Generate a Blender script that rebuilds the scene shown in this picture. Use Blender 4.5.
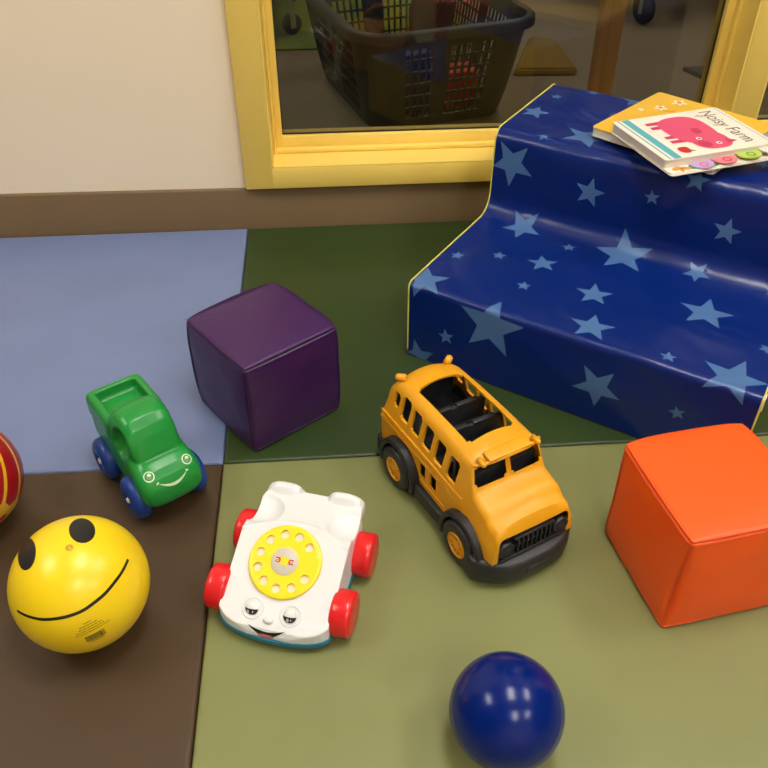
import bpy, bmesh, math, random
from math import sin, cos, pi, radians
from mathutils import Vector, Matrix, Quaternion
from mathutils.geometry import delaunay_2d_cdt
from mathutils.bvhtree import BVHTree
from mathutils import noise as mnoise

for o in list(bpy.data.objects):
    bpy.data.objects.remove(o)
scene = bpy.context.scene
COL = scene.collection
random.seed(4)

# ------------------------------------------------------------------ camera
CAM_H = 0.85
cam_d = bpy.data.cameras.new('camera')
cam_d.lens = 835.5 / 768 * 36.0
cam_d.sensor_width = 36.0
cam_d.clip_start = 0.02
cam = bpy.data.objects.new('camera', cam_d)
COL.objects.link(cam)
PITCH, YAW, ROLL = 0.6895, 0.072, -0.0019
_f = Vector((sin(YAW), cos(YAW), 0)); _r = Vector((cos(YAW), -sin(YAW), 0)); _u = Vector((0, 0, 1))
FWD = _f * cos(PITCH) - _u * sin(PITCH)
UPC = _f * sin(PITCH) + _u * cos(PITCH)
RR_ = _r * cos(ROLL) + UPC * sin(ROLL)
UU_ = UPC * cos(ROLL) - _r * sin(ROLL)
cam.matrix_world = Matrix(((RR_.x, UU_.x, -FWD.x, 0), (RR_.y, UU_.y, -FWD.y, 0), (RR_.z, UU_.z, -FWD.z, CAM_H), (0, 0, 0, 1)))
scene.camera = cam

# ------------------------------------------------------------------ world, exposure
world = bpy.data.worlds.new('world'); scene.world = world
world.use_nodes = True
bg = world.node_tree.nodes['Background']
bg.inputs[0].default_value = (1.0, 0.95, 0.88, 1)
bg.inputs[1].default_value = 0.02
scene.view_settings.view_transform = 'Standard'
scene.view_settings.look = 'None'
scene.view_settings.gamma = 1.0
scene.view_settings.exposure = 0.0
scene.view_settings.use_curve_mapping = False

LAMP_POWER = 24.5          # radiance of the ceiling panels of the play room
LAMP_POWER_BACK = 10.5      # radiance of the panels in the room beyond the window
LAMP_COLOR = (1.0, 0.965, 0.92)

# ------------------------------------------------------------------ materials
MATS = {}
def mat(name, color, rough=0.5, metal=0.0, bump=0.0, bscale=200.0, var=0.0, vscale=4.0, coat=0.0, spec=0.5,
        emit=None, estr=0.0, wrinkle=0.0, wscale=8.0, sss=0.0):
    if name in MATS: return MATS[name]
    m = bpy.data.materials.new(name); MATS[name] = m
    m.use_nodes = True
    nt = m.node_tree; N = nt.nodes; L = nt.links
    b = N['Principled BSDF']
    b.inputs['Base Color'].default_value = (*color, 1)
    b.inputs['Roughness'].default_value = rough
    b.inputs['Metallic'].default_value = metal
    b.inputs['Specular IOR Level'].default_value = spec
    b.inputs['Coat Weight'].default_value = coat
    b.inputs['Coat Roughness'].default_value = 0.15
    if sss:
        b.inputs['Subsurface Weight'].default_value = sss
        b.inputs['Subsurface Scale'].default_value = 0.004
    if emit:
        b.inputs['Emission Color'].default_value = (*emit, 1)
        b.inputs['Emission Strength'].default_value = estr
    tc = N.new('ShaderNodeTexCoord')
    if var:
        n = N.new('ShaderNodeTexNoise'); n.inputs['Scale'].default_value = vscale; n.inputs['Detail'].default_value = 4
        L.new(tc.outputs['Object'], n.inputs['Vector'])
        mp = N.new('ShaderNodeMapRange'); mp.inputs['To Min'].default_value = 1 - var; mp.inputs['To Max'].default_value = 1 + var
        mp.inputs['From Min'].default_value = 0.3; mp.inputs['From Max'].default_value = 0.7
        L.new(n.outputs['Fac'], mp.inputs['Value'])
        mx = N.new('ShaderNodeVectorMath'); mx.operation = 'SCALE'
        mx.inputs[0].default_value = color
        L.new(mp.outputs[0], mx.inputs['Scale'])
        L.new(mx.outputs[0], b.inputs['Base Color'])
    last = None
    if wrinkle:
        n = N.new('ShaderNodeTexNoise'); n.inputs['Scale'].default_value = wscale; n.inputs['Detail'].default_value = 2
        n.inputs['Distortion'].default_value = 0.6
        L.new(tc.outputs['Object'], n.inputs['Vector'])
        bp = N.new('ShaderNodeBump'); bp.inputs['Strength'].default_value = 1.0; bp.inputs['Distance'].default_value = wrinkle
        L.new(n.outputs['Fac'], bp.inputs['Height']); last = bp
    if bump:
        n = N.new('ShaderNodeTexNoise'); n.inputs['Scale'].default_value = bscale; n.inputs['Detail'].default_value = 3
        L.new(tc.outputs['Object'], n.inputs['Vector'])
        bp = N.new('ShaderNodeBump'); bp.inputs['Strength'].default_value = 1.0; bp.inputs['Distance'].default_value = bump
        L.new(n.outputs['Fac'], bp.inputs['Height'])
        if last: L.new(last.outputs[0], bp.inputs['Normal'])
        last = bp
    if last: L.new(last.outputs[0], b.inputs['Normal'])
    return m

def srgb(r, g, b):
    f = lambda c: (c / 255 / 12.92) if c / 255 <= 0.04045 else ((c / 255 + 0.055) / 1.055) ** 2.4
    return (f(r), f(g), f(b))

M_wall = mat('wall_paint', (0.9576, 0.8213, 0.6024), 0.75, bump=0.0002, bscale=300)
M_wallr = mat('rear_wall_paint', srgb(84, 76, 66), 0.8)
M_base = mat('rubber_base', (0.1799, 0.1152, 0.0515), 0.6, var=0.06, vscale=3)
M_frame = mat('yellow_paint', (0.97, 0.7026, 0.1507), 0.45, bump=0.00006, bscale=120)
M_floor = mat('vinyl_floor', srgb(142, 126, 100), 0.5, var=0.05, vscale=5)
M_ceil = mat('ceiling_tile', srgb(176, 170, 158), 0.9)
M_matblue = mat('mat_slate_blue', (0.172, 0.2204, 0.3893), 0.42, bump=0.00005, bscale=900, var=0.05, vscale=6, wrinkle=0.004, wscale=5)
M_matgreen = mat('mat_dark_green', (0.027, 0.0504, 0.0092), 0.42, bump=0.00005, bscale=900, var=0.05, vscale=6, wrinkle=0.004, wscale=5)
M_matbrown = mat('mat_brown', (0.0649, 0.037, 0.0162), 0.42, bump=0.00005, bscale=900, var=0.05, vscale=6, wrinkle=0.004, wscale=5)
M_matolive = mat('mat_olive', (0.2104, 0.2207, 0.0763), 0.42, bump=0.00005, bscale=900, var=0.05, vscale=6, wrinkle=0.004, wscale=5)
M_purple = mat('purple_vinyl', (0.0462, 0.0088, 0.0803), 0.36, bump=0.00006, bscale=500, wrinkle=0.002, wscale=14)
M_orange = mat('orange_vinyl', (0.9734, 0.1022, 0.0056), 0.40, bump=0.00005, bscale=500, wrinkle=0.0015, wscale=14)
M_blue = mat('blue_vinyl', (0.0004, 0.0153, 0.1472), 0.30, bump=0.00005, bscale=600, wrinkle=0.004, wscale=9)
M_star = mat('star_print', (0.0686, 0.1569, 0.344), 0.36, bump=0.00005, bscale=600, wrinkle=0.004, wscale=9)
M_pipe = mat('yellow_piping', srgb(226, 216, 92), 0.5)
M_sidey = mat('yellow_vinyl', srgb(232, 208, 52), 0.45)
M_white = mat('white_plastic', srgb(229, 229, 227), 0.28)
M_cream = mat('cream_print', srgb(236, 226, 204), 0.5)
M_black = mat('black_print', (0.008, 0.008, 0.008), 0.4)
M_busy = mat('bus_yellow_plastic', (0.7947, 0.3595, 0.0084), 0.42, bump=0.00004, bscale=700, var=0.04, vscale=30)
M_busk = mat('bus_black_plastic', srgb(38, 38, 40), 0.45, bump=0.00004, bscale=700)
M_green = mat('green_soft_plastic', srgb(30, 142, 58), 0.3)
M_navy = mat('blue_wheel_plastic', srgb(24, 62, 138), 0.38)
M_red = mat('red_plastic', srgb(222, 36, 38), 0.25)
M_teal = mat('teal_plastic', srgb(34, 112, 138), 0.4)
M_dial = mat('dial_yellow', srgb(250, 222, 30), 0.32)
M_bally = mat('ball_yellow_rubber', (0.956, 0.6724, 0.0103), 0.33, bump=0.00005, bscale=150, var=0.02, vscale=25)
M_ballb = mat('ball_blue_rubber', (0.0002, 0.0123, 0.1416), 0.22, spec=0.3)
M_ballr = mat('ball_red_print', srgb(160, 16, 26), 0.3)
M_silver = mat('silver_sticker', srgb(206, 196, 176), 0.35)
M_redp = mat('red_print', srgb(204, 40, 48), 0.4)
M_pinkp = mat('pink_print', srgb(226, 84, 120), 0.45)
M_pinkd = mat('deep_pink_print', srgb(204, 54, 96), 0.45)
M_tealp = mat('teal_print', srgb(92, 178, 188), 0.45)
M_lilac = mat('lilac_print', srgb(190, 160, 204), 0.45)
M_rosep = mat('rose_print', srgb(232, 130, 142), 0.45)
M_limep = mat('lime_print', srgb(186, 206, 84), 0.45)
M_orangep = mat('orange_print', srgb(232, 150, 60), 0.45)
M_greenp = mat('green_print', srgb(74, 160, 92), 0.45)
M_inkp = mat('grey_brown_ink', srgb(84, 72, 72), 0.5)
M_page = mat('board_page', srgb(226, 220, 206), 0.6)
M_coverw = mat('cover_cream', srgb(246, 236, 216), 0.35)
M_covery = mat('cover_yellow', srgb(240, 190, 62), 0.35)
M_tongue = mat('tongue_print', srgb(214, 120, 116), 0.4)
M_basket = mat('basket_dark_grey', srgb(66, 66, 68), 0.5)
M_wood = mat('wood', srgb(200, 150, 96), 0.45)
M_steel = mat('steel', (0.5, 0.5, 0.5), 0.3, metal=1.0)
M_rubber = mat('caster_rubber', (0.015, 0.015, 0.017), 0.5)
M_lamp = mat('lamp_diffuser', (0.9, 0.9, 0.9), 0.6, emit=LAMP_COLOR, estr=LAMP_POWER)
M_lamp2 = mat('lamp_diffuser_dim', (0.9, 0.9, 0.9), 0.6, emit=LAMP_COLOR, estr=LAMP_POWER_BACK)
M_alu = mat('lamp_frame', srgb(220, 220, 218), 0.4)
M_rug = mat('green_carpet', srgb(122, 140, 44), 0.9, bump=0.002, bscale=300)
M_darkblue = mat('dark_blue_plastic', srgb(30, 48, 110), 0.4)

# wood grain
def wood_nodes(m):
    nt = m.node_tree; N = nt.nodes; L = nt.links; b = N['Principled BSDF']
    tc = N.new('ShaderNodeTexCoord'); mp = N.new('ShaderNodeMapping'); mp.inputs['Scale'].default_value = (60, 60, 2.5)
    n = N.new('ShaderNodeTexNoise'); n.inputs['Scale'].default_value = 1.0; n.inputs['Detail'].default_value = 5
    cr = N.new('ShaderNodeValToRGB')
    cr.color_ramp.elements[0].position = 0.3; cr.color_ramp.elements[0].color = (*srgb(214, 156, 96), 1)
    cr.color_ramp.elements[1].position = 0.7; cr.color_ramp.elements[1].color = (*srgb(238, 190, 132), 1)
    L.new(tc.outputs['Object'], mp.inputs[0]); L.new(mp.outputs[0], n.inputs['Vector'])
    L.new(n.outputs['Fac'], cr.inputs[0]); L.new(cr.outputs[0], b.inputs['Base Color'])
wood_nodes(M_wood)

def glass_mat():
    m = bpy.data.materials.new('window_glass'); m.use_nodes = True
    nt = m.node_tree; N = nt.nodes; L = nt.links
    N.remove(N['Principled BSDF'])
    t = N.new('ShaderNodeBsdfTransparent'); t.inputs[0].default_value = (0.74, 0.74, 0.71, 1)
    g = N.new('ShaderNodeBsdfGlossy'); g.inputs['Roughness'].default_value = 0.0
    fr = N.new('ShaderNodeFresnel'); fr.inputs['IOR'].default_value = 1.5
    mx = N.new('ShaderNodeMixShader')
    L.new(fr.outputs[0], mx.inputs[0]); L.new(t.outputs[0], mx.inputs[1]); L.new(g.outputs[0], mx.inputs[2])
    L.new(mx.outputs[0], N['Material Output'].inputs['Surface'])
    return m
M_glass = glass_mat()

# ------------------------------------------------------------------ helpers
def tag(o, label=None, cat=None, group=None, kind=None):
    if label: o['label'] = label
    if cat: o['category'] = cat
    if group: o['group'] = group
    if kind: o['kind'] = kind
    return o

def empty(name, loc=(0, 0, 0), rz=0.0, label=None, cat=None, group=None, kind=None):
    o = bpy.data.objects.new(name, None); COL.objects.link(o)
    o.empty_display_size = 0.05
    o.location = loc; o.rotation_euler = (0, 0, rz)
    return tag(o, label, cat, group, kind)

def link(name, me, material=None, parent=None, smooth=True, auto=None):
    o = bpy.data.objects.new(name, me); COL.objects.link(o)
    if material is not None:
        for mm in (material if isinstance(material, (list, tuple)) else [material]):
            me.materials.append(mm)
    if parent: o.parent = parent
    for p in me.polygons: p.use_smooth = smooth
    if auto is not None:
        me.set_sharp_from_angle(angle=radians(auto))
    return o

def bm_obj(name, bm, material=None, parent=None, smooth=True, auto=None):
    bmesh.ops.recalc_face_normals(bm, faces=bm.faces)
    me = bpy.data.meshes.new(name); bm.to_mesh(me); bm.free()
    return link(name, me, material, parent, smooth, auto)

def poly_obj(name, verts, faces, material=None, parent=None, smooth=True, auto=None, recalc=False):
    me = bpy.data.meshes.new(name); me.from_pydata([tuple(v) for v in verts], [], faces); me.update()
    if recalc:
        bm = bmesh.new(); bm.from_mesh(me); bmesh.ops.recalc_face_normals(bm, faces=bm.faces); bm.to_mesh(me); bm.free()
    return link(name, me, material, parent, smooth, auto)

def bake(o):
    dg = bpy.context.evaluated_depsgraph_get()
    me = bpy.data.meshes.new_from_object(o.evaluated_get(dg), depsgraph=dg)
    old = o.data; o.modifiers.clear(); o.data = me
    return o

def remove(o):
    bpy.data.objects.remove(o)

def bx(bm, c, s, rot=None, bevel=0.0, seg=2):
    mtx = Matrix.Translation(c) @ (rot.to_4x4() if rot else Matrix.Identity(4)) @ Matrix.Diagonal((s[0], s[1], s[2], 1))
    r = bmesh.ops.create_cube(bm, size=1.0, matrix=mtx)
    if bevel:
        ed = list({e for v in r['verts'] for e in v.link_edges})
        bmesh.ops.bevel(bm, geom=ed, offset=bevel, segments=seg, profile=0.5, affect='EDGES')
    return bm

def box(name, lo, hi, material, parent=None, bevel=0.0, seg=2):
    bm = bmesh.new()
    c = [(a + b) / 2 for a, b in zip(lo, hi)]; s = [abs(b - a) for a, b in zip(lo, hi)]
    bx(bm, c, s, None, bevel, seg)
    return bm_obj(name, bm, material, parent, smooth=bool(bevel), auto=40 if bevel else None)

def cyl(bm, c, r, h, axis='Z', n=48, r2=None):
    rot = {'Z': Matrix.Identity(4), 'Y': Matrix.Rotation(pi / 2, 4, 'X'), 'X': Matrix.Rotation(pi / 2, 4, 'Y')}[axis]
    bmesh.ops.create_cone(bm, cap_ends=True, segments=n, radius1=r, radius2=r if r2 is None else r2, depth=h,
                          matrix=Matrix.Translation(c) @ rot)

def lathe(profile, n=48, axis='Y'):
    """profile: list of (r, t) ; revolve round the axis; r==0 ends are closed."""
    bm = bmesh.new(); rings = []
    for r, t in profile:
        if r < 1e-7:
            rings.append([bm.verts.new((0, t, 0) if axis == 'Y' else (0, 0, t))])
        else:
            rings.append([bm.verts.new((r * cos(2 * pi * k / n), t, r * sin(2 * pi * k / n)) if axis == 'Y' else
                                       (r * cos(2 * pi * k / n), r * sin(2 * pi * k / n), t)) for k in range(n)])
    for a, b in zip(rings, rings[1:]):
        for k in range(n):
            k2 = (k + 1) % n
            if len(a) == 1 and len(b) > 1: bm.faces.new((a[0], b[k], b[k2]))
            elif len(b) == 1 and len(a) > 1: bm.faces.new((a[k], b[0], a[k2]))
            elif len(a) > 1: bm.faces.new((a[k], b[k], b[k2], a[k2]))
    return bm

def tube(name, pts, r, material, parent=None, n=10, closed=False):
    pts = [Vector(p) for p in pts]; bm = bmesh.new(); rings = []
    N = len(pts); prev = None
    for i, p in enumerate(pts):
        if closed: t = pts[(i + 1) % N] - pts[i - 1]
        else: t = pts[min(i + 1, N - 1)] - pts[max(i - 1, 0)]
        t.normalize()
        if prev is None:
            up = Vector((0, 0, 1)) if abs(t.z) < 0.9 else Vector((1, 0, 0))
            a = t.cross(up).normalized()
        else:
            a = (prev - t * prev.dot(t)).normalized()
        prev = a; b = t.cross(a)
        rings.append([bm.verts.new(p + (a * cos(2 * pi * k / n) + b * sin(2 * pi * k / n)) * r) for k in range(n)])
    pairs = list(zip(rings, rings[1:])) + ([(rings[-1], rings[0])] if closed else [])
    for A, B in pairs:
        for k in range(n): bm.faces.new((A[k], A[(k + 1) % n], B[(k + 1) % n], B[k]))
    if not closed:
        bm.faces.new(rings[0]); bm.faces.new(rings[-1])
    return bm_obj(name, bm, material, parent)

def pip(x, y, poly):
    ins = False; j = len(poly) - 1
    for i in range(len(poly)):
        xi, yi = poly[i]; xj, yj = poly[j]
        if (yi > y) != (yj > y) and x < (xj - xi) * (y - yi) / (yj - yi) + xi: ins = not ins
        j = i
    return ins

def cdt(polys, lo, hi, step, stepy=None):
    """triangulate the rectangle lo..hi with a grid and the outlines of polys as edges"""
    stepy = stepy or step
    nx = max(1, round((hi[0] - lo[0]) / step)); ny = max(1, round((hi[1] - lo[1]) / stepy))
    V = []; E = []
    for j in range(ny + 1):
        for i in range(nx + 1):
            V.append(Vector((lo[0] + (hi[0] - lo[0]) * i / nx, lo[1] + (hi[1] - lo[1]) * j / ny)))
    ring = [i for i in range(nx + 1)] + [j * (nx + 1) + nx for j in range(1, ny + 1)] + \
           [ny * (nx + 1) + i for i in range(nx - 1, -1, -1)] + [j * (nx + 1) for j in range(ny - 1, 0, -1)]
    for a, b in zip(ring, ring[1:] + ring[:1]): E.append((a, b))
    for P in polys:
        s = len(V); dens = []
        for k in range(len(P)):
            a = Vector(P[k]); b = Vector(P[(k + 1) % len(P)])
            m = max(1, int((b - a).length / step))
            for q in range(m): dens.append(a.lerp(b, q / m))
        V += dens; n = len(dens)
        E += [(s + k, s + (k + 1) % n) for k in range(n)]
    ov, oe, of, *_ = delaunay_2d_cdt(V, E, [], 0, 1e-6)
    return ov, of

def flat_polys(polys, step, holes=()):
    """vertices and triangles inside polys and outside holes"""
    allp = list(polys) + list(holes)
    xs = [p[0] for P in allp for p in P]; ys = [p[1] for P in allp for p in P]
    e = step * 0.5
    V, F = cdt(allp, (min(xs) - e, min(ys) - e), (max(xs) + e, max(ys) + e), step)
    keep = []
    for f in F:
        c = sum((V[i] for i in f), Vector((0, 0))) / len(f)
        if any(pip(c.x, c.y, P) for P in polys) and not any(pip(c.x, c.y, P) for P in holes): keep.append(f)
    used = sorted({i for f in keep for i in f}); mp = {u: k for k, u in enumerate(used)}
    return [V[u] for u in used], [[mp[i] for i in f] for f in keep]

def bvh_of(o):
    me = o.data
    return BVHTree.FromPolygons([v.co.copy() for v in me.vertices], [tuple(p.vertices) for p in me.polygons])

def decal(name, bvh, polys, origin, ex, ey, material, parent, off=0.0003, step=0.003, holes=(), direction=None):
    """a printed mark lying on the surface below it"""
    V, F = flat_polys(polys, step, holes)
    ex = Vector(ex).normalized(); ey = Vector(ey).normalized(); d = direction or -(ex.cross(ey)).normalized()
    P = []; last = None
    for v in V:
        s = Vector(origin) + ex * v.x + ey * v.y - d * 0.05
        hit, nor, _, _ = bvh.ray_cast(s, d, 0.2)
        if hit is None: P.append(None)
        else:
            if nor.dot(d) > 0: nor = -nor
            P.append(hit + nor * off)
    F = [f for f in F if all(P[i] is not None for i in f)]
    P = [p if p is not None else Vector(origin) for p in P]
    o = poly_obj(name, P, F, material, parent)
    bm = bmesh.new(); bm.from_mesh(o.data)
    bmesh.ops.delete(bm, geom=[v for v in bm.verts if not v.link_faces], context='VERTS')
    for f in bm.faces:
        f.normal_update()
        if f.normal.dot(d) > 0: f.normal_flip()
    bm.to_mesh(o.data); bm.free()
    return o

def ellipse(cx, cy, rx, ry, t=0, n=28, a0=0, a1=2 * pi):
    full = abs(a1 - a0 - 2 * pi) < 1e-6
    return [(cx + rx * cos(k) * cos(t) - ry * sin(k) * sin(t), cy + rx * cos(k) * sin(t) + ry * sin(k) * cos(t))
            for k in [a0 + (a1 - a0) * q / (n if full else n - 1) for q in range(n)]]

def star(cx, cy, r, a, k=0.42):
    return [(cx + (r if q % 2 == 0 else r * k) * cos(a + q * pi / 5), cy + (r if q % 2 == 0 else r * k) * sin(a + q * pi / 5)) for q in range(10)]

def stroke(pts, w, taper=False):
    """outline of a line of width w through 2D pts"""
    L = []; R = []
    n = len(pts)
    for i, p in enumerate(pts):
        a = Vector(pts[max(i - 1, 0)]); b = Vector(pts[min(i + 1, n - 1)])
        t = (b - a).normalized(); nn = Vector((-t.y, t.x)); k = w / 2
        if taper: k *= max(0.15, sin(pi * (0.02 + 0.96 * i / (n - 1))))
        L.append(tuple(Vector(p) + nn * k)); R.append(tuple(Vector(p) - nn * k))
    return L + R[::-1]

def loft(name, rings, material, parent=None, caps=True, auto=None, smooth=True):
    bm = bmesh.new(); RV = [[bm.verts.new(p) for p in r] for r in rings]
    n = len(rings[0])
    for a, b in zip(RV, RV[1:]):
        for k in range(n):
            bm.faces.new((a[k], a[(k + 1) % n], b[(k + 1) % n], b[k]))
    if caps: bm.faces.new(RV[0]); bm.faces.new(RV[-1])
    return bm_obj(name, bm, material, parent, smooth, auto)

def prism(name, poly, lo, hi, plane='XZ', material=None, parent=None):
    """extrude a 2D outline; plane XZ extrudes along Y, XY along Z"""
    bm = bmesh.new()
    f = (lambda a, b, t: (a, t, b)) if plane == 'XZ' else (lambda a, b, t: (a, b, t))
    A = [bm.verts.new(f(a, b, lo)) for a, b in poly]; B = [bm.verts.new(f(a, b, hi)) for a, b in poly]
    n = len(poly)
    bm.faces.new(A); bm.faces.new(B)
    for k in range(n): bm.faces.new((A[k], A[(k + 1) % n], B[(k + 1) % n], B[k]))
    return bm_obj(name, bm, material, parent, smooth=False)

def boolean(o, cutter, op='DIFFERENCE'):
    """boolean that is repeated with a hair's breadth of shift when coincident faces spoil it"""
    src = o.data; n0 = len(src.polygons)
    ext = lambda me: [max(v.co[k] for v in me.vertices) - min(v.co[k] for v in me.vertices) for k in range(3)] if len(me.vertices) else [0, 0, 0]
    e0 = ext(src)
    for k in range(8):
        cutter.location = (0.00007 * k, 0.00005 * k * (-1) ** k, 0.00006 * k)
        m = o.modifiers.new('b', 'BOOLEAN'); m.operation = op; m.object = cutter; m.solver = 'EXACT'
        bpy.context.view_layer.update()
        bake(o)
        if len(o.data.polygons) >= 0.6 * n0 and (op == 'INTERSECT' or min(p / q for p, q in zip(ext(o.data), e0)) > 0.8) or n0 < 40: break
        o.data = src
    remove(cutter); return o

def remesh(o, voxel, smooth=6, factor=0.5):
    m = o.modifiers.new('r', 'REMESH'); m.mode = 'VOXEL'; m.voxel_size = voxel
    if smooth:
        s = o.modifiers.new('s', 'SMOOTH'); s.iterations = smooth; s.factor = factor
    bpy.context.view_layer.update()
    bake(o)
    for p in o.data.polygons: p.use_smooth = True
    return o

# ------------------------------------------------------------------ setting
FZ = -0.035           # hard floor; the mats' top is z = 0
WY = 1.565            # front face of the window wall
XL, XR, YB = -2.6, 3.4, -3.0
ZC = 2.5
YB2 = 5.6

def struct(o, label=None):
    o['kind'] = 'structure'
    if label: o['label'] = label
    return o

struct(box('floor', (XL - 0.1, YB - 0.1, FZ - 0.1), (XR + 0.1, YB2 + 0.1, FZ), M_floor))
struct(box('ceiling', (XL - 0.1, YB - 0.1, ZC), (XR + 0.1, YB2 + 0.1, ZC + 0.1), M_ceil))
struct(box('wall_left', (XL - 0.1, YB, FZ), (XL, YB2, ZC), M_wallr))
struct(box('wall_right', (XR, YB, FZ), (XR + 0.1, YB2, ZC), M_wallr))
struct(box('wall_rear', (XL, YB - 0.1, FZ), (XR, YB, ZC), M_wall))
struct(box('wall_far', (XL, YB2, FZ), (XR, YB2 + 0.1, ZC), M_wall))

# window wall with two openings side by side
OX0, OX1 = -0.108, 0.797      # opening of the large window
PX0, PX1 = 0.848, 1.75        # opening of the window to its right
OZ0, OZ1 = 0.132, 1.75
WT = 0.14
bm = bmesh.new()
def wpiece(x0, x1, z0, z1): bx(bm, ((x0 + x1) / 2, WY + WT / 2, (z0 + z1) / 2), (x1 - x0, WT, z1 - z0))
wpiece(XL, OX0, FZ, ZC); wpiece(PX1, XR, FZ, ZC)
wpiece(OX0, PX1, FZ, OZ0); wpiece(OX0, PX1, OZ1, ZC); wpiece(OX1, PX0, OZ0, OZ1)
struct(bm_obj('wall_back', bm, M_wall, smooth=False))

# cove base along the window wall
bm = bmesh.new()
def base_run(x0, x1, n, z0, z1):
    prof = [(0.0, z1), (-0.0045, z1 - 0.001), (-0.0065, z1 - 0.004), (-0.0065, z0 + 0.02), (-0.010, z0 + 0.006), (-0.016, z0), (0.0, z0)]
    rings = []
    for i in range(n + 1):
        x = x0 + (x1 - x0) * i / n
        top = 0.088 + (0.0025 if x < -0.165 else 0) - 0.010 * max(0, (x + 0.65)) * (1 if x < -0.165 else 0.15)
        buck = 0.004 * math.exp(-((x + 0.155) / 0.02) ** 2)
        rings.append([bm.verts.new((x, WY + py - buck * (0.3 + (pz > 0.02)), pz if pz < z1 - 0.01 else pz - z1 + min(top, z1))) for py, pz in prof])
    for a, b in zip(rings, rings[1:]):
        for k in range(len(prof)): bm.faces.new((a[k], a[(k + 1) % len(prof)], b[(k + 1) % len(prof)], b[k]))
    bm.faces.new(rings[0]); bm.faces.new(rings[-1])
base_run(XL, XR, 300, FZ, 0.090)
struct(bm_obj('baseboard_back', bm, M_base, smooth=True, auto=50))

YG = 1.640       # glass plane
def window(name, x0, x1, cx0, cx1, right_casing=True, left_casing=True):
    w = empty(name, ((x0 + x1) / 2, WY, OZ0)); struct(w)
    off = -Vector(w.location)
    def part(nm, b):
        bmesh.ops.translate(b, verts=b.verts, vec=off)
        return bm_obj(nm, b, M_frame, w, smooth=True, auto=35)
    b = bmesh.new()
    yf, yb = WY - 0.018, WY
    def pc(lo, hi, bev=0.002):
        bx(b, [(p + q) / 2 for p, q in zip(lo, hi)], [q - p for p, q in zip(lo, hi)], None, bev, 2)
    # flat casing on the wall face
    if left_casing: pc((cx0, yf, 0.0893), (x0, yb, OZ1 + 0.055))
    if right_casing: pc((x1, yf, 0.0893), (cx1, yb, OZ1 + 0.055))
    pc((x0 - 0.001, yf, 0.0893), (x1 + 0.001, yb, OZ0)); pc((x0 - 0.001, yf, OZ1), (x1 + 0.001, yb, OZ1 + 0.055))
    part('casing', b)
    b = bmesh.new()
    # jamb lining and the stop mouldings that hold the pane
    t = 0.003
    pc((x0 - 0.0, yf + 0.001, OZ0), (x0 + t, WY + WT, OZ1), 0); pc((x1 - t, yf + 0.001, OZ0), (x1, WY + WT, OZ1), 0)
    pc((x0, yf + 0.001, OZ0), (x1, WY + WT, OZ0 + t), 0); pc((x0, yf + 0.001, OZ1 - t), (x1, WY + WT, OZ1), 0)
    part('jamb', b)
    b = bmesh.new()
    for (ya, yb2, w1, w2) in ((1.622, YG - 0.004, 0.018, 0.030), (YG + 0.004, 1.662, 0.018, 0.030)):
        pc((x0 + t, ya, OZ0 + t), (x0 + t + w1, yb2, OZ1 - t), 0.0015)
        pc((x1 - t - w1 - 0.006, ya, OZ0 + t), (x1 - t, yb2, OZ1 - t), 0.0015)
        pc((x0 + t + w1 - 0.001, ya + 0.0006, OZ0 + t), (x1 - t - w1 - 0.005, yb2 - 0.0004, OZ0 + t + w2), 0.0015)
        pc((x0 + t + w1 - 0.001, ya + 0.0006, OZ1 - t - w2), (x1 - t - w1 - 0.005, yb2 - 0.0004, OZ1 - t), 0.0015)
    # quarter round in the corner of sill and stop
    pc((x0 + t, 1.608, OZ0 + t), (x1 - t, 1.6225, OZ0 + t + 0.010), 0.003)
    pc((x1 - t - 0.009, 1.606, OZ0 + t), (x1 - t, 1.6225, OZ1 - t), 0.003)
    pc((x0 + t, 1.606, OZ0 + t), (x0 + t + 0.006, 1.6225, OZ1 - t), 0.003)
    part('glazing_stop', b)
    g = bmesh.new()
    bx(g, ((x0 + x1) / 2, YG, (OZ0 + OZ1) / 2), (x1 - x0 - 0.012, 0.004, OZ1 - OZ0 - 0.012))
    bmesh.ops.translate(g, verts=g.verts, vec=off)
    bm_obj('glass_pane', g, M_glass, w, smooth=False)
    # black gasket line
    g = bmesh.new()
    s = 0.0016; gx0, gx1, gz0, gz1 = x0 + t + 0.018, x1 - t - 0.024, OZ0 + t + 0.030, OZ1 - t - 0.030
    for lo, hi in (((gx0, YG - 0.0045, gz0), (gx0 + s, YG - 0.002, gz1)), ((gx1 - s, YG - 0.0045, gz0), (gx1, YG - 0.002, gz1)),
                   ((gx0, YG - 0.0045, gz0), (gx1, YG - 0.002, gz0 + s))):
        bx(g, [(p + q) / 2 for p, q in zip(lo, hi)], [q - p for p, q in zip(lo, hi)])
    bmesh.ops.translate(g, verts=g.verts, vec=off)
    bm_obj('gasket', g, M_rubber, w, smooth=False)
window('window_1', OX0, OX1, -0.1635, 0.848)
window('window_2', PX0, PX1, 0.8, PX1 + 0.055, left_casing=False)

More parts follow.
